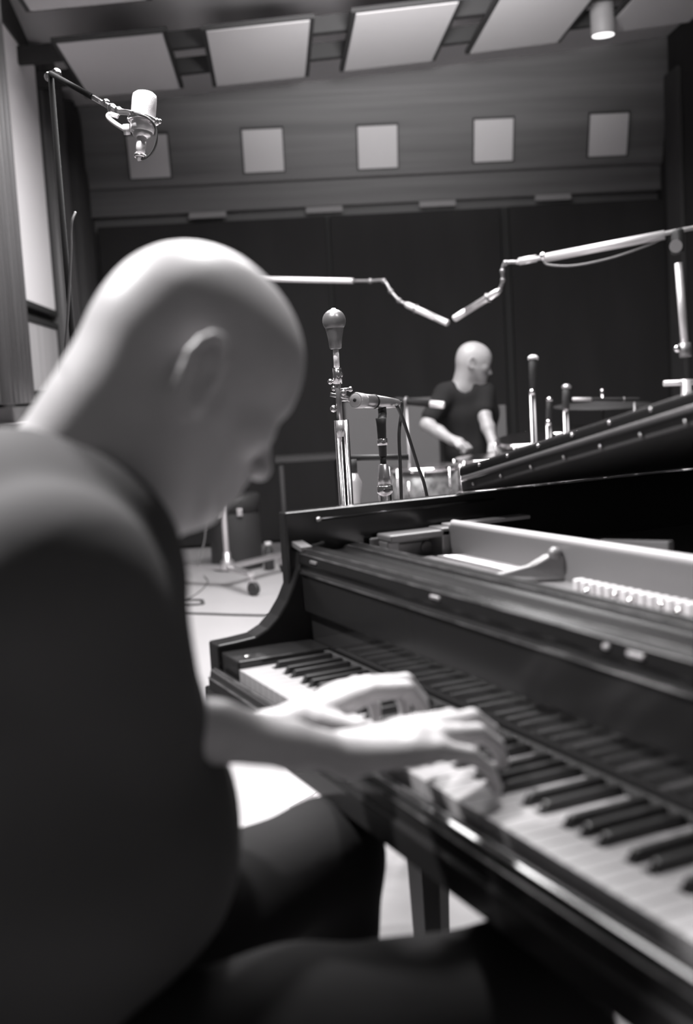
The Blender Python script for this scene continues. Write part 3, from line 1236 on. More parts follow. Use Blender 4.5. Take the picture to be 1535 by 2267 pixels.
sk = Field((.33, -.60, .70), (.93, .15, 1.36), .0032)
P = head(sk, HC, f, rgt, c, 1.025)
C7 = np.array([.632, -.400, 1.078])
sk.chain([(P(-.030, 0, -.045), .056), (P(-.036, 0, -.095), .053), (np.array([.631, -.345, 1.085]), .060)], .04)
sk.cap(P(-.01, 0, -.09), np.array([.632, -.33, 1.05]), .045, .055, .04)
for s in (-1, 1):
    sk.cap(P(-.02, s * .055, -.06), np.array([.63 + s * .03, -.31, 1.05]), .014, .016, .03)
sk.chain([(P(-.045, 0, -.03), .040), (C7, .046), (np.array([.63, -.47, 1.04]), .06)], .04)
sk.ell((.63, -.42, .98), (.15, .11, .11), None, .06)
sk.cap((.50, -.40, 1.035), (.76, -.40, 1.035), .045, .045, .05)
for sh, el, wr in ((shR, elR, wrR), (shL, elL, wrL)):
    sk.cap(sh, el, .042, .030, .03)
    m1 = el + (wr - el) * .3
    sk.chain([(el, .027), (m1, .027), (el + (wr - el) * .7, .0215), (wr, .0190)], .01)
# right hand, seen from its little-finger side, reaching over the keys
tr = {'i': [((.655, -.030, .818), .0125), ((.632, .022, .812), .0098), ((.618, .048, .790), .0088), ((.608, .062, .764), .0078)],
      'm': [((.674, -.022, .820), .0125), ((.655, .036, .815), .0100), ((.642, .066, .792), .0090), ((.634, .080, .766), .0078)],
      'r': [((.693, -.027, .816), .0122), ((.682, .026, .808), .0095), ((.672, .054, .786), .0086), ((.664, .066, .762), .0076)],
      'p': [((.711, -.038, .809), .0112), ((.712, -.002, .798), .0086), ((.710, .020, .778), .0078), ((.707, .030, .756), .0070)],
      't': [((.660, -.100, .804), .0150), ((.632, -.060, .796), .0125), ((.612, -.020, .780), .0108), ((.600, .012, .760), .0092)]}
hand(sk, wrR, tr)
tl = {'i': [((.505, -.012, .818), .0125), ((.500, .040, .812), .0098), ((.494, .062, .786), .0088), ((.490, .064, .760), .0078)],
      'm': [((.486, -.006, .820), .0125), ((.478, .050, .815), .0100), ((.471, .072, .788), .0090), ((.468, .074, .762), .0078)],
      'r': [((.467, -.012, .816), .0122), ((.456, .038, .808), .0095), ((.450, .060, .784), .0086), ((.448, .062, .760), .0076)],
      'p': [((.449, -.024, .809), .0112), ((.434, .012, .798), .0086), ((.428, .030, .776), .0078), ((.426, .032, .758), .0070)],
      't': [((.520, -.085, .800), .0150), ((.540, -.045, .788), .0125), ((.545, -.005, .772), .0105), ((.538, .028, .757), .0090)]}
hand(sk, wrL, tl)
body = sk.mesh('body', M['skin'], man, 2)


def shirt_field(F, g):
    F.ell((.63, -.43, .96), (.185, .135, .15), None, .05)
    F.ell((.63, -.40, .92), (.15, .125, .14), None, .05)
    F.ell((.64, -.395, .77), (.170, .165, .15), None, .06)
    F.ell((.63, -.48, .62), (.175, .135, .13), None, .06)
    F.cap((.47, -.41, 1.04), (.79, -.42, 1.04), .062, .062, .06)
    F.cap((.63, -.50, 1.02), (.63, -.40, 1.075), .09, .078, .06)
    F.cap((.56, -.40, 1.05), (.70, -.40, 1.05), .075, .075, .05)
    F.cap((.57, -.345, 1.03), (.71, -.345, 1.03), .066, .066, .05)
    for sh, el in ((shR, elR), (shL, elL)):
        F.cap(sh, sh + (el - sh) * .93, .064, .050, .04)
    F.wobble(.0032, 34, 3)
    return F


sf = Field((.27, -.68, .50), (.97, -.18, 1.24), .005)
shirt_field(sf, 0)
# neck opening follows the neck
sf.cap(P(-.035, 0, -.06), np.array([.632, -.36, 1.10]), .061, .066, .006, sub=True)
sf.cap(P(-.02, 0, -.08), np.array([.632, -.335, 1.09]), .05, .060, .006, sub=True)
sf.mesh('t_shirt', M['shirt'], man, 2)
tf = Field((.22, -.66, .02), (.94, .30, .68), .006)
tf.ell((.63, -.48, .56), (.18, .14, .11), None, .05)
kL, kR = (.400, -.035, .585), (.745, .030, .546)
aL, aR = (.38, -.07, .10), (.76, .17, .12)
tf.chain([((.54, -.44, .575), .090), ((.46, -.24, .578), .082), (kL, .068), ((.39, -.03, .40), .056), (aL, .046)], .03)
tf.chain([((.72, -.44, .565), .092), ((.745, -.22, .57), .086), (kR, .072), ((.75, .11, .40), .060), (aR, .048)], .03)
tf.wobble(.002, 34, 5)
tf.mesh('trousers', M['trouser'], man, 2)
for a, s in ((aL, -1), (aR, 1)):
    q = Field((a[0] - .08, a[1] - .10, -.005), (a[0] + .08, a[1] + .26, .14), .005)
    q.cap((a[0], a[1] - .03, .05), (a[0], a[1] + .10, .045), .040, .036, .02)
    q.cap((a[0], a[1] + .08, .035), (a[0] + s * .01, a[1] + .19, .032), .034, .028, .02)
    q.cap((a[0], a[1], .06), (a[0], a[1], .12), .034, .036, .02)
    q.cut_plane((0, 0, .004), (0, 0, -1))
    q.mesh('shoe', M['shoe'], man, 1)
# sock band
MB().tube([(aR[0], aR[1], .115), (aR[0], aR[1], .15)], .040, 16).build('sock', M['greypanel'], man)

# ---------------- the drummer
hd = at(1052, 796, 6.5)
Rn = V((RT.x, RT.y, 0)).normalized()
Fn = V((FW.x, FW.y, 0)).normalized()
seat = V((hd.x, hd.y, 0)) - Rn * .02
dr = thing('person', 'bald man in black T-shirt seated at the drum kit, head turned to the right', 'person', seat)


def D(px, py, dd=0.0):
    return np.array(at(px, py, 6.5 + dd))


hf = Rn * .93 + Fn * .12 - V((0, 0, .22))
f2, r2, c2 = frame_mat(hf, (0, 0, 1))
lo = np.array(seat) + np.array([-.75, -.75, .3])
hi = np.array(seat) + np.array([.75, .75, 1.46])
lo[2] = .52
dk = Field(lo, hi, .006)
hc2 = D(1050, 792)
P2 = head(dk, hc2, f2, r2, c2, 1.0)
nb = D(1026, 848, .02)
dk.chain([(P2(-.035, 0, -.05), .056), (nb, .062)], .04)
shr, shl = D(985, 872, .0), D(1072, 868, .05)
elr, wrr, hnr = D(946, 940, -.08), D(1000, 974, -.22), D(1030, 984, -.26)
ell_, wrl, hnl = D(1072, 918, -.02), D(1090, 976, -.12), D(1102, 998, -.16)
dk.cap(shr, shl, .05, .05, .04)
dk.chain([(shr, .048), (elr, .038), ((elr + wrr) / 2, .036), (wrr, .026)], .02)
dk.chain([(shl, .048), (ell_, .040), ((ell_ + wrl) / 2, .038), (wrl, .027)], .02)


def small_hand(F, w_, h_):
    d = h_ - w_
    d /= np.linalg.norm(d)
    side = np.cross(d, [0, 0, 1])
    side /= np.linalg.norm(side)
    up = np.cross(side, d)
    F.cap(w_, w_ + d * .05, .026, .03, .015)
    for i in range(4):
        base = w_ + d * .085 + side * (.028 - i * .019)
        F.cap(w_ + d * .04 + side * (.018 - i * .012), base, .014, .011, .01)
        F.chain([(base, .011), (base + d * .03 - up * .014, .009), (base + d * .024 - up * .040, .0085),
                 (base + d * .002 - up * .044, .008)], .004)
    F.chain([(w_ + d * .03 + side * .03, .013), (w_ + d * .07 + side * .046 - up * .015, .011), (w_ + d * .095 + side * .03 - up * .03, .0095)], .006)


small_hand(dk, wrr, hnr)
small_hand(dk, wrl, hnl)
dk.mesh('body', M['skin_tan'], dr, 1)
ds = Field(lo + np.array([0, 0, -.15]), hi, .008)
mid = np.array(seat)
rn, fn = np.array(Rn), np.array(Fn)


def S(a, b_, z):
    return np.array(seat) + rn * a + fn * b_ + np.array([0, 0, z])


RB = np.array([rn, fn, [0, 0, 1]])
ds.ell(S(-.03, .04, 1.0), (.185, .12, .17), RB, .05)
ds.ell(S(-.02, .05, .80), (.165, .12, .20), RB, .05)
ds.ell(S(-.01, .05, .62), (.17, .13, .12), RB, .05)
ds.cap(shr, shl, .058, .058, .05)
ds.cap(nb + np.array([0, 0, -.06]), nb + np.array([0, 0, -.04]), .075, .075, .05)
ds.cap(shr, shr + (elr - shr) * .75, .060, .056, .03)
ds.cap(shl, shl + (ell_ - shl) * .75, .060, .058, .03)
ds.wobble(.003, 30, 9)
ds.cap(nb + np.array([0, 0, -.012]), P2(-.03, 0, -.06), .068, .075, .008, sub=True)
ds.cap(nb - fn * .04 + np.array([0, 0, -.02]), nb + np.array([0, 0, .05]), .05, .05, .008, sub=True)
ds.mesh('t_shirt', M['shirt_black'], dr, 1)
dt = Field(np.array(seat) - np.array([.8, .8, 0]), np.array(seat) + np.array([.8, .8, .75]), .01)
dt.ell(S(0, .05, .58), (.18, .15, .12), RB, .05)
for s in (-1, 1):
    dt.chain([(S(s * .09, .0, .58), .09), (S(s * .20, -.42, .60), .065), (S(s * .20, -.46, .32), .055), (S(s * .20, -.40, .08), .045)], .03)
    dt.cap(S(s * .20, -.40, .05), S(s * .22, -.58, .045), .045, .038, .02)
dt.mesh('trousers', M['trouser'], dr, 1)
st_ = seat + Fn * .05
r = thing('drum_throne', 'round drum stool under the seated drummer', 'stool', st_)
MB().lathe(st_ + tz * .365, (0, 0, 1), [(0, .15), (.01, .165), (.07, .165), (.085, .15), (.09, .0)], 28).build('seat', M['rubber'], r)
MB().cyl(st_ + tz * .15, st_ + tz * .375, .016).build('post', M['chrome'], r)
for i in range(3):
    a = i * 2.094
    MB().cyl(st_ + tz * .22, st_ + V((math.cos(a) * .24, math.sin(a) * .24, .012)), .01).build('leg', M['chrome'], r)


# ================================================================== DRUM KIT
def drum(name, c, rad, h, axis, label, cat, nl=8, legs=0, stand=0, grp='drums of the kit'):
    c = V(c)
    ax = V(axis).normalized()
    r = thing(name, label, cat, V((c.x, c.y, 0)), grp)
    a = c - ax * h
    MB().lathe(a, ax, [(0, rad * .985), (0, rad), (h, rad), (h, rad * .985)], 40).build('shell', M['pearl'], r)
    MB().lathe(c, ax, [(-.002, rad * .99), (.004, rad * .985), (.005, .001)], 40).build('drum_head', M['drumhead'], r)
    for q, hh in ((c, .006), (a, -.006)):
        g = MB()
        g.torus(q + ax * hh, ax, rad + .008, .006, 40, 8)
        g.lathe(q + ax * (hh - .012), ax, [(0, rad + .004), (0, rad + .010), (.022, rad + .010), (.022, rad + .004)], 40)
        g.build('hoop', M['chrome'], r)
    x = ax.orthogonal().normalized()
    y = ax.cross(x)
    for i in range(nl):
        t = 2 * math.pi * (i + .3) / nl
        e = x * math.cos(t) + y * math.sin(t)
        g = MB()
        m = (c + a) / 2 + e * (rad + .010)
        g.cyl(m - ax * .022, m + ax * .022, .009, n=10)
        g.build('lug', M['chrome'], r)
        MB().cyl(c + e * (rad + .014) + ax * .012, a + e * (rad + .014) - ax * .004, .003, n=8).build('tension_rod', M['chrome'], r)
    for i in range(legs):
        t = 2 * math.pi * (i + .55) / legs
        e = V((math.cos(t), math.sin(t), 0))
        q = c + e * (rad + .02)
        MB().tube([(q.x, q.y, c.z - .05), (q.x, q.y, .10), (q.x + e.x * .05, q.y + e.y * .05, .012)], .006).build('leg', M['chrome'], r)
    if stand:
        q = a - ax * .01
        MB().cyl((q.x, q.y, .25), q, .012).build('stand_post', M['chrome'], r)
        for i in range(3):
            t = i * 2.094 + .4
            MB().cyl((q.x, q.y, .30), (q.x + math.cos(t) * .26, q.y + math.sin(t) * .26, .012), .008).build('leg', M['chrome'], r)
            MB().cyl(q - ax * .02, q + (x * math.cos(t) + y * math.sin(t)) * rad + ax * .012, .006).build('basket_arm', M['chrome'], r)
    return r


drum('floor_tom', at(940, 1037, 5.7), .168, .36, (0.02, 0.0, 1), 'pearl-wrapped floor tom with chrome hoops at the left of the kit', 'drum', 8, 3)
drum('snare_drum', at(1082, 1018, 5.85), .165, .14, (.03, -.02, 1), 'shallow snare drum between the drummer’s knees, behind the lid', 'drum', 8, 0, 1)
drum('rack_tom', at(1166, 977, 5.4), .135, .21, (.10, -.12, 1), 'small rack tom just right of the drummer’s hand', 'drum', 6, 0, 1)
drum('rack_tom', at(1235, 956, 5.9), .150, .22, (.06, -.06, 1), 'higher rack tom under the cluster of drum microphones', 'drum', 6, 0, 1)
# bass drum: lies on its side
bc_ = on_axis(838, 1130, 2, .30)
bc_ = V(at(835, 1140, 5.3))
bc_.z = .28
axb = (Fn * .9 - Rn * .35).normalized()
r = thing('bass_drum', 'dark bass drum on its side at the left of the kit', 'drum', V((bc_.x, bc_.y, 0)))
MB().lathe(bc_, axb, [(0, .262), (0, .275), (.36, .275), (.36, .262)], 44).build('shell', M['rubber'], r)
MB().lathe(bc_ + axb * .01, -axb, [(0, .26), (.004, .001)], 44).build('drum_head', M['felt'], r)
for h in (.0, .36):
    MB().torus(bc_ + axb * h, axb, .272, .010).build('hoop', M['blackframe'], r)
for s in (-1, 1):
    q = bc_ + axb * .08 + axb.cross(tz) * s * .24
    MB().cyl(q - tz * .08, V((q.x, q.y, .01)) + axb.cross(tz) * s * .08, .007).build('spur', M['chrome'], r)

# cymbal seen edge-on behind the toms
cp = at(1335, 893, 6.0)
r = thing('cymbal', 'thin dark cymbal seen edge-on at the right of the drum kit', 'cymbal', V((cp.x, cp.y, 0)))
MB().lathe(cp, (.06, -.02, 1), [(-.012, .26), (-.010, .26), (.0, .10), (.012, .05), (.022, .03), (.024, .001)], 44).build('cymbal_plate', M['bronze'], r)
MB().cyl((cp.x, cp.y, .28), cp + tz * .06, .008).build('stand_post', M['chrome'], r)
MB().ball(cp + tz * .065, .012).build('wing_nut', M['chrome'], r)
for i in range(3):
    t = i * 2.094
    MB().cyl((cp.x, cp.y, .40), (cp.x + math.cos(t) * .3, cp.y + math.sin(t) * .3, .012), .008).build('leg', M['chrome'], r)


# ================================================================== MICROPHONES AND STANDS
def tripod(root, p, h0=.22, reach=.30, m='chrome', rr=.009, a0=.3):
    for i in range(3):
        t = a0 + i * 2.094
        MB().cyl((p.x, p.y, h0), (p.x + math.cos(t) * reach, p.y + math.sin(t) * reach, .014), rr).build('leg', M[m], root)


def pencil(a, c, rad, label, grp, m='satin'):
    """small-diaphragm microphone from tail a to front c"""
    a, c = V(a), V(c)
    d = (c - a).normalized()
    L = (c - a).length
    r = thing('microphone', label, 'microphone', a, grp)
    MB().lathe(a, d, [(0, rad * .6), (.01, rad * .85), (.02, rad), (L * .72, rad)], 20).build('mic_body', M[m], r)
    MB().lathe(a + d * L * .72, d, [(0, rad * .92), (.004, rad * .92), (.004, rad), (L * .28 - .003, rad), (L * .28, rad * .9)], 20).build('capsule', M['grille'], r)
    MB().torus(a + d * L * .25, d, rad * 1.1, rad * .35, 20, 6).build('clip_ring', M['gunmetal'], r)
    return r


# --- left overhead on the rolling stand behind the pianist
p = at(504, 1254, 7.0)
base = V((p.x, p.y, 0))
r = thing('boom_stand', 'tall rolling boom stand on casters behind the pianist’s chin', 'microphone stand', base)
ptop = at(455, 640, 7.0)
pole_top = V((base.x, base.y, ptop.z))
MB().cyl(base + tz * .13, pole_top, .0165).build('pole', M['satin'], r)
MB().lathe(base + tz * .11, (0, 0, 1), [(0, .04), (.05, .045), (.07, .025), (.11, .022)], 20).build('hub', M['nickel'], r)
cast = [on_axis(560, 1318, 2, 0), on_axis(628, 1268, 2, 0), on_axis(360, 1292, 2, 0)]
for q in cast:
    q = V(q)
    d = (q - base)
    d.z = 0
    if d.length > .62:
        d = d.normalized() * .62
    e = base + d
    MB().box((base + e) / 2 + tz * .125, (d.length, .045, .03), math.atan2(d.y, d.x)).build('base_arm', M['nickel'], r, .004)
    cs = MB()
    cs.cyl(e + tz * .055, e + tz * .12, .012)
    cs.box(e + tz * .075, (.05, .035, .04), .5)
    o = cs.build('caster_fork', M['nickel'], r, .002)
    s_ = V((math.cos(2.0), math.sin(2.0), 0)) * .014
    MB().cyl(e - s_ + tz * .042 + d.normalized() * .02, e + s_ + tz * .042 + d.normalized() * .02, .040, n=24).build('wheel', M['rubber'], o)
b0_, b1_ = at(330, 612, 7.2), at(782, 622, 6.4)
MB().cyl(b0_, b1_, .0145).build('boom_arm', M['satin'], r)
MB().ball(pole_top, .04).build('boom_clutch', M['gunmetal'], r)
MB().cyl(b0_, b0_ + (b0_ - b1_).normalized() * .15, .04).build('counterweight', M['gunmetal'], r)
j = [at(782, 622, 6.4), at(820, 622, 6.35), at(850, 622, 6.3), at(866, 645, 6.28), at(884, 665, 6.26), at(900, 674, 6.25)]
g = MB()
g.tube(j, .008, sub=4)
for q in j[1:]:
    g.ball(q, .015, 10)
g.build('swivel_joint', M['gunmetal'], r)
pencil(at(898, 673, 6.25), at(992, 716, 6.1), .0175, 'slim silver overhead microphone, left one of the facing pair above the drummer',
       'pair of overhead microphones', 'satin')

# --- right overhead on the heavy stand
pole = at(1519, 835, 4.7)
base = V((pole.x, pole.y, 0))
r = thing('boom_stand', 'heavy silver boom stand at the right edge with angled boom', 'microphone stand', base)
a_, c_ = at(1525, 850, 4.7), at(1503, 575, 4.7)
MB().cyl(base + tz * .1, V((base.x, base.y, a_.z + .02)), .022).build('lower_pole', M['satin'], r)
MB().cyl(at(1517, 770, 4.7), at(1503, 583, 4.7), .0165).build('upper_pole', M['satin'], r)
MB().cyl(at(1519, 790, 4.7), at(1516, 760, 4.7), .026).build('height_clamp', M['gunmetal'], r)
MB().ball(at(1500, 772, 4.65), .016).build('clamp_knob', M['chrome'], r)
MB().cyl(at(1470, 849, 4.7), at(1560, 845, 4.7), .012).build('cross_bar', M['satin'], r)
MB().cyl(at(1208, 571, 4.95), at(1472, 520, 4.72), .0195).build('boom_sleeve', M['satin'], r)
MB().cyl(at(1145, 581, 5.0), at(1560, 500, 4.65), .0095).build('boom_rod', M['satin'], r)
MB().cyl(at(1150, 579, 5.0), at(1188, 572, 4.97), .016).build('boom_tip', M['satin'], r)
MB().ball(at(1203, 567, 4.95), .018).build('boom_collar', M['chrome'], r)
MB().box(at(1500, 535, 4.68), (.03, .10, .10), math.radians(68)).build('boom_bracket', M['blackframe'], r, .01)
MB().cyl(at(1497, 545, 4.62), at(1497, 545, 4.66), .026, n=24).build('tension_disc', M['nickel'], r)
g = MB()
j = [at(1148, 580, 5.0), at(1120, 582, 5.02), at(1113, 600, 5.03), at(1114, 620, 5.04), at(1107, 642, 5.06)]
g.tube(j, .008, sub=4)
for q in j[1:]:
    g.ball(q, .0125, 10)
g.build('swivel_joint', M['gunmetal'], r)
tripod(r, base, .35, .42, 'satin', .014)
MB().tube([at(1203, 575, 4.94), at(1215, 586, 4.93), at(1270, 588, 4.88), at(1350, 572, 4.82), at(1430, 545, 4.76), at(1468, 528, 4.73)], .0045).build('cable', M['greywire'], r)
pencil(at(1107, 643, 5.06), at(1006, 706, 5.2), .0165, 'slim grey overhead microphone, right one of the facing pair above the drummer',
       'pair of overhead microphones', 'nickel')

# --- round-headed microphone just beyond the piano
dd = 2.75
p = at(766, 1115, dd)
base = V((at(757, 1000, dd).x, at(757, 1000, dd).y, 0))
r = thing('microphone_stand', 'twin-tube chrome stand just beyond the piano, left of the short microphone', 'microphone stand', base)


def VP_(px, py, d=dd, dx=0.0):
    q = at(px, py, d)
    return V((base.x + Rn.x * dx, base.y + Rn.y * dx, q.z))


z_top = at(750, 800, dd).z
z_mid = at(755, 930, dd).z
MB().cyl(base + tz * .1 - Rn * .006, base + tz * (z_mid) - Rn * .006, .0085).build('column', M['chrome'], r)
MB().cyl(base + tz * .1 + Rn * .0145, base + tz * (z_mid) + Rn * .0145, .0070).build('column', M['chrome'], r)
MB().cyl(base + tz * (z_mid - .04), base + tz * z_mid, .0125).build('column_collar', M['nickel'], r)
MB().cyl(base + tz * z_mid, base + tz * (z_top - .02), .007).build('upper_rod', M['gunmetal'], r)
g = MB()
for k, (dx, px, py) in enumerate([(-.018, 735, 845), (.006, 748, 830), (-.01, 742, 860), (.012, 755, 870), (.028, 764, 885), (-.014, 738, 905), (.03, 770, 862)]):
    g.ball(VP_(px, py, dd, dx), .0085 if k % 2 else .0065, 10)
    g.cyl(VP_(px, py, dd, dx), VP_(px, py, dd, 0), .0038, n=8)
g.cyl(VP_(0 + 748, 815), VP_(752, 850), .011)
g.cyl(VP_(752, 872, dd, -.02), VP_(752, 885, dd, .035), .005)
g.build('clamp', M['chrome'], r)
tripod(r, base, .22, .36, 'chrome', .008, 1.2)
q0 = VP_(743, 772)
rm = thing('microphone', 'round-headed grey microphone with tapered body upright on the twin-tube stand', 'microphone', VP_(745, 812))
MB().cyl(VP_(745, 814), VP_(744, 770), .0070).build('mic_neck', M['white'], rm)
Lb = VP_(743, 715).z - q0.z
MB().lathe(q0, (0, 0, 1), [(-.002, .011), (0, .0145), (Lb * .4, .0175), (Lb * .75, .022), (Lb, .026)], 26).build('mic_body', M['gunmetal'], rm)
MB().ball(VP_(743, 712), .0285, 26).build('mic_head', M['gunmetal'], rm)
MB().ball(VP_(743, 712) + tz * .0195, .0115, 14).build('head_cap', M['chrome'], rm)

# --- short dynamic microphone pointing at the camera, left
dd = 2.5
a_ = at(786, 886, dd - .04)
c_ = at(880, 893, dd + .10)
d = (c_ - a_).normalized()
L = (c_ - a_).length
base = V((at(850, 1040, dd).x, at(850, 1040, dd).y, 0))
rm = thing('microphone', 'short silver dynamic microphone aimed towards the camera above the piano rim', 'microphone', a_)
MB().lathe(a_, d, [(0, .0), (0, .0135), (.004, .0155)], 28).build('mic_face', M['whitefelt'], rm)
MB().ball(a_ - d * .0005, .0042, 10).build('centre_dot', M['felt'], rm)
MB().lathe(a_, d, [(.002, .0165), (.006, .0175), (.03, .0165), (.032, .0155)], 28).build('grille_ring', M['grille'], rm)
MB().lathe(a_, d, [(.032, .0150), (.034, .0158), (.070, .0155), (.072, .0135), (.078, .0135), (.080, .0150), (L * .8, .0125), (L, .0095)], 28).build('mic_body', M['nickel'], rm)
MB().torus(a_ + d * .075, d, .0145, .002).build('neck_ring', M['rubber'], rm)
r = thing('microphone_stand', 'short stand with chrome barrel base holding the silver dynamic microphone', 'microphone stand', base)


def VQ(py, d_=dd):
    z = at(850, py, d_).z
    return V((base.x, base.y, z))


g = MB()
cl = a_ + d * (L * .62)
g.tube([cl - tz * .012, cl - tz * .03, VQ(935)], .010)
g.build('clip', M['rubber'], r)
MB().lathe(VQ(1010), (0, 0, 1), [(0, .0085), (VQ(940).z - VQ(1010).z, .0105), (VQ(925).z - VQ(1010).z, .012)], 18).build('swivel', M['rubber'], r)
MB().cyl(VQ(985), VQ(970), .0115).build('swivel_band', M['chrome'], r)
MB().cyl(VQ(1030), VQ(1008), .007).build('thread', M['rubber'], r)
H_ = VQ(1028).z - VQ(1075).z
MB().lathe(VQ(1075), (0, 0, 1), [(0, .0150), (.4 * H_, .0135), (H_, .0105), (H_ + .002, .004)], 20).build('barrel', M['nickel'], r)
MB().lathe(VQ(1093), (0, 0, 1), [(0, .0155), (.002, .0178), (.016, .0178), (.018, .0155)], 20).build('barrel_collar', M['chrome'], r)
MB().cyl(base + tz * .2, VQ(1090), .0145).build('column', M['chrome'], r)
tripod(r, base, .24, .34, 'chrome', .009, 2.6)
e0 = a_ + d * L
o = MB().tube([e0, e0 + d * .02 - tz * .004, at(884, 960, dd + .1), at(887, 1040, dd + .1), at(889, 1110, dd + .1), at(895, 1400, dd + .1),
               V((at(900, 1400, dd + .1).x, at(900, 1400, dd + .1).y, .01))], .0040).build('microphone_cable', M['wire'], None, loc=e0)
tag(o, 'black cable dropping straight down from the silver dynamic microphone', 'cable')
o = MB().tube([at(878, 896, dd + .06), at(895, 935, dd + .1), at(925, 1030, dd + .15), at(946, 1100, dd + .18), at(975, 1300, dd + .2),
               V((at(990, 1400, dd + .2).x, at(990, 1400, dd + .2).y, .01))], .0040).build('microphone_cable', M['wire'], None, loc=e0 + V((.002, 0, 0)))
tag(o, 'black cable slanting right from the silver dynamic microphone towards the rim', 'cable')

# --- large studio microphone top left
dm = 2.6
a_, c_ = at(314, 300, dm), at(321, 205, dm)
d = (c_ - a_).normalized()
L = (c_ - a_).length
rm = thing('microphone', 'large silver studio microphone hanging from the arm at top left', 'microphone', a_)
side = d.cross(V((FW.x, FW.y, FW.z))).normalized()
MB().lathe(a_ + d * .03, d, [(0, .0265), (.002, .0285), (L - .045, .0285), (L - .036, .027), (L - .031, .021), (L - .03, .001)], 32).build('mic_grille', M['grille'], rm)
MB().lathe(a_ + d * .006, d, [(0, .020), (.002, .0275), (.028, .0295), (.03, .0275)], 32).build('mic_body', M['satin'], rm)
MB().lathe(a_ - d * .006, d, [(0, .012), (.004, .020), (.016, .026)], 28).build('mic_base', M['nickel'], rm)
MB().cyl(a_ - d * .045, a_ - d * .005, .0105, .0120).build('connector', M['satin'], rm)
MB().torus(a_ - d * .048, d, .013, .003).build('connector_ring', M['chrome'], rm)
MB().torus(a_ + d * .034, d, .033, .0035).build('shock_ring', M['chrome'], rm)
rc = thing('boom_stand', 'tall thin dark stand with arm reaching to the large studio microphone', 'microphone stand',
           V((at(140, 500, 3.3).x, at(140, 500, 3.3).y, 0)))
base = V(rc.location)
zt_ = at(128, 172, 3.3).z
MB().cyl(base + tz * .1, base + tz * zt_, .0085).build('pole', M['blackmetal'], rc)
tripod(rc, base, .3, .4, 'gunmetal', .010)
pt = base + tz * zt_
j1 = at(205, 215, 2.9)
j2 = at(248, 240, 2.75)
MB().cyl(pt, j1, .0075).build('boom_arm', M['blackmetal'], rc)
MB().cyl(j1, j2, .0065).build('boom_tip', M['chrome'], rc)
g = MB()
g.ball(at(108, 170, 3.35), .014, 12)
g.ball(at(125, 163, 3.3), .015, 12)
g.cyl(at(108, 170, 3.35), at(132, 165, 3.3), .007)
g.build('boom_clutch', M['chrome'], rc)
g = MB()
g.ball(j2, .012, 12)
g.ball(at(235, 228, 2.8), .010, 12)
g.ball(at(262, 246, 2.7), .011, 12)
g.tube([j2, at(262, 247, 2.7), at(283, 249, 2.62), at(296, 252, 2.57)], .007)
g.tube([at(296, 250, 2.57), at(322, 256, 2.56), at(348, 270, 2.58)], .005)
g.ball(at(346, 270, 2.58), .009, 12)
g.ball(at(353, 269, 2.58), .006, 12)
g.build('yoke', M['chrome'], rc)
g = MB()
g.tube([at(262, 258, 2.62), at(243, 253, 2.62), at(240, 260, 2.62), at(256, 274, 2.61), at(282, 290, 2.6)], .0055)
g.cyl(at(279, 275, 2.59), at(282, 298, 2.6), .008)
g.build('yoke_arm', M['satin'], rc)
o = MB().tube([at(210, 216, 2.88), at(262, 240, 2.72), at(300, 250, 2.56), at(330, 262, 2.54), at(345, 285, 2.55), at(346, 315, 2.56), at(335, 340, 2.58),
               at(318, 352, 2.6), at(308, 348, 2.6)], .0028).build('microphone_cable', M['wire'], None, loc=at(210, 216, 2.88))
tag(o, 'thin cable looping below the large studio microphone', 'cable')
MB().cyl(at(304, 338, 2.6), at(312, 352, 2.6), .0085).build('cable_plug', M['nickel'], o)
pz = at(158, 480, 3.35)
o = MB().tube([at(167, 470, 3.32), at(160, 488, 3.3), at(157, 515, 3.3), at(157, 560, 3.3), at(150, 700, 3.3), at(142, 800, 3.3), at(138, 860, 3.3)], .004).build('stand_cable', M['greywire'], None, loc=pz)
tag(o, 'grey cable taped down the tall thin stand at left', 'cable')

# --- drum microphones
def drum_mic(px, py0, py1, dd, label, r0=.018, r1=.012, cap='drumhead', zto=None):
    a, c = at(px, py1, dd), at(px + 2, py0, dd)
    rm = thing('microphone', label, 'microphone', a, 'microphones around the toms')
    dv = (c - a).normalized()
    LL = (c - a).length
    MB().lathe(a, dv, [(0, r1), (LL * .9, r0), (LL * .93, r0 * .9)], 18).build('mic_body', M['rubber'], rm)
    MB().lathe(a + dv * LL * .92, dv, [(0, r0 * 1.15), (.012, r0 * 1.15), (.02, r0 * .6)], 18).build('mic_cap', M[cap], rm)
    base = V((a.x, a.y, 0))
    rs = thing('microphone_stand', label.replace('microphone', 'microphone stand post'), 'microphone stand', base, 'stands around the toms')
    for s in (-1, 1):
        MB().cyl(base + Rn * s * .012 + tz * .12, V((a.x, a.y, a.z)) + Rn * s * .008, .0045).build('column', M['gunmetal' if s > 0 else 'nickel'], rs)
    MB().ball(a, .016, 10).build('joint', M['chrome'], rs)
    tripod(rs, base, .16, .22, 'chrome', .006)
    return rm


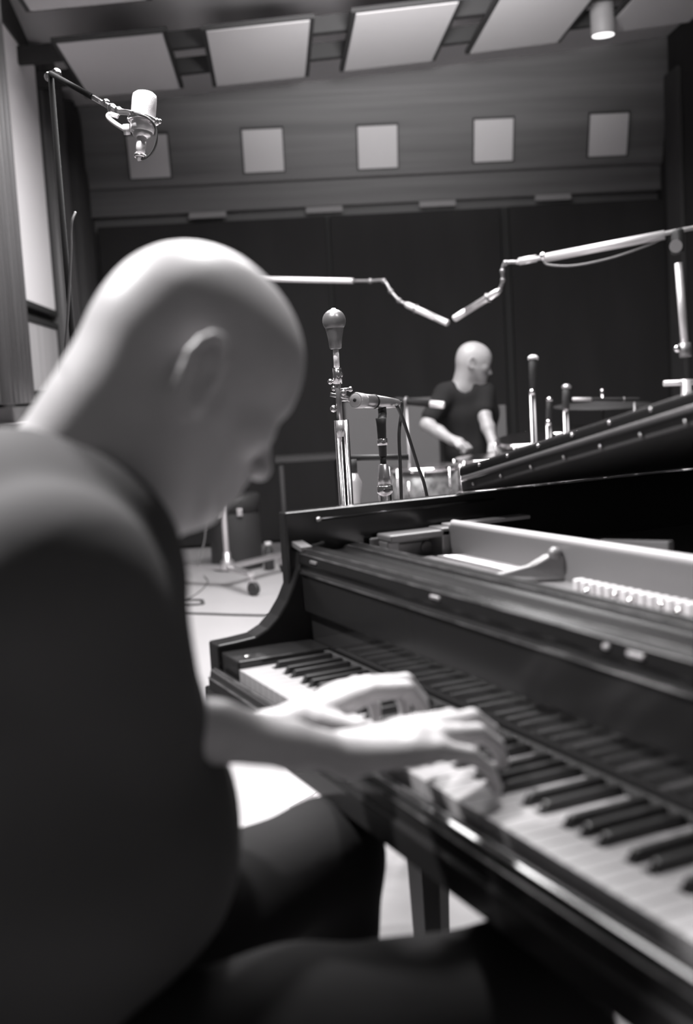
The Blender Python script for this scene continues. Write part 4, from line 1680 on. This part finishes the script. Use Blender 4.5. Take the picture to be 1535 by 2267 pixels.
drum_mic(1179, 790, 868, 5.0, 'slim upright dark microphone with bright top right of the drummer', .020, .011)
drum_mic(1215, 884, 935, 5.3, 'short microphone clamped low between the two rack toms', .014, .012, 'chrome')
drum_mic(1253, 856, 905, 5.45, 'stubby ringed microphone above the right rack tom', .020, .018, 'nickel')
pencil(at(1420, 884, 5.5), at(1268, 884, 5.5), .009, 'thin dark microphone lying level at right of the drum kit', 'microphones around the toms', 'blackmetal')
rs = thing('microphone_stand', 'thin stand post holding the level dark microphone', 'microphone stand',
           V((at(1405, 884, 5.5).x, at(1405, 884, 5.5).y, 0)))
q = V(rs.location)
MB().cyl(q + tz * .1, V((q.x, q.y, at(1405, 890, 5.5).z)), .007).build('column', M['gunmetal'], rs)
tripod(rs, q, .2, .25, 'gunmetal', .007)
# level mic left of the drummer
pencil(at(872, 886, 6.0), at(984, 897, 5.9), .019, 'dark microphone with pale foam tip pointing at the drummer from the left', 'microphones around the toms', 'blackmetal')
fo = at(962, 895, 5.92)
rs = thing('microphone_stand', 'thin dark stand under the pale-tipped microphone left of the drummer', 'microphone stand',
           V((at(900, 889, 5.97).x, at(900, 889, 5.97).y, 0)))
q = V(rs.location)
MB().cyl(q + tz * .1, V((q.x, q.y, at(900, 893, 5.97).z)), .007).build('column', M['gunmetal'], rs)
tripod(rs, q, .2, .25, 'gunmetal', .007)
# satin tapered stand between the chrome stand and the barrel stand
q = at(786, 1090, 3.6)
base = V((q.x, q.y, 0))
rs = thing('microphone_stand', 'satin tapered stand column standing behind the twin-tube stand', 'microphone stand', base)
z0_, z1_, z2_ = at(786, 1112, 3.6).z, at(786, 1068, 3.6).z, at(786, 1045, 3.6).z
MB().lathe((base.x, base.y, .12), (0, 0, 1), [(0, .012), (z0_ - .12, .016), (z1_ - .12, .024), (z2_ - .12, .010)], 20).build('column', M['satin'], rs)
MB().cyl((base.x, base.y, z2_), (base.x, base.y, at(786, 1016, 3.6).z), .012).build('upper_rod', M['rubber'], rs)
MB().cyl(at(772, 1014, 3.6), at(905, 1012, 3.6), .010).build('cross_arm', M['rubber'], rs)
tripod(rs, base, .2, .3, 'satin', .008)

# ================================================================== CABLES ON THE FLOOR
def floor_cable(px, label, rr=.006, m='wire'):
    pts = []
    for x, y in px:
        q = on_axis(x, y, 2, rr)
        pts.append(q)
    o = MB().tube(pts, rr, 8).build('floor_cable', M[m], None, loc=pts[0])
    tag(o, label, 'cable')


floor_cable([(200, 1352), (430, 1358), (520, 1361), (620, 1363), (760, 1366)], 'black cable running straight across the pale floor in front of the casters')
floor_cable([(250, 1330), (430, 1328), (446, 1332), (438, 1338), (300, 1342)], 'short looped cable end on the floor beside the pianist’s chest')
floor_cable([(452, 1275), (460, 1290), (430, 1318), (380, 1335)], 'thin grey cable curving over the floor under the rolling stand', .004, 'greywire')
o = MB().tube([at(450, 900, 6.8), at(456, 1100, 6.8), at(455, 1180, 6.8), at(446, 1225, 6.8), at(438, 1252, 6.8)], .0035).build('hanging_cable', M['greywire'], None, loc=at(456, 1100, 6.8))
tag(o, 'thin cable hanging beside the pole of the rolling stand', 'cable')
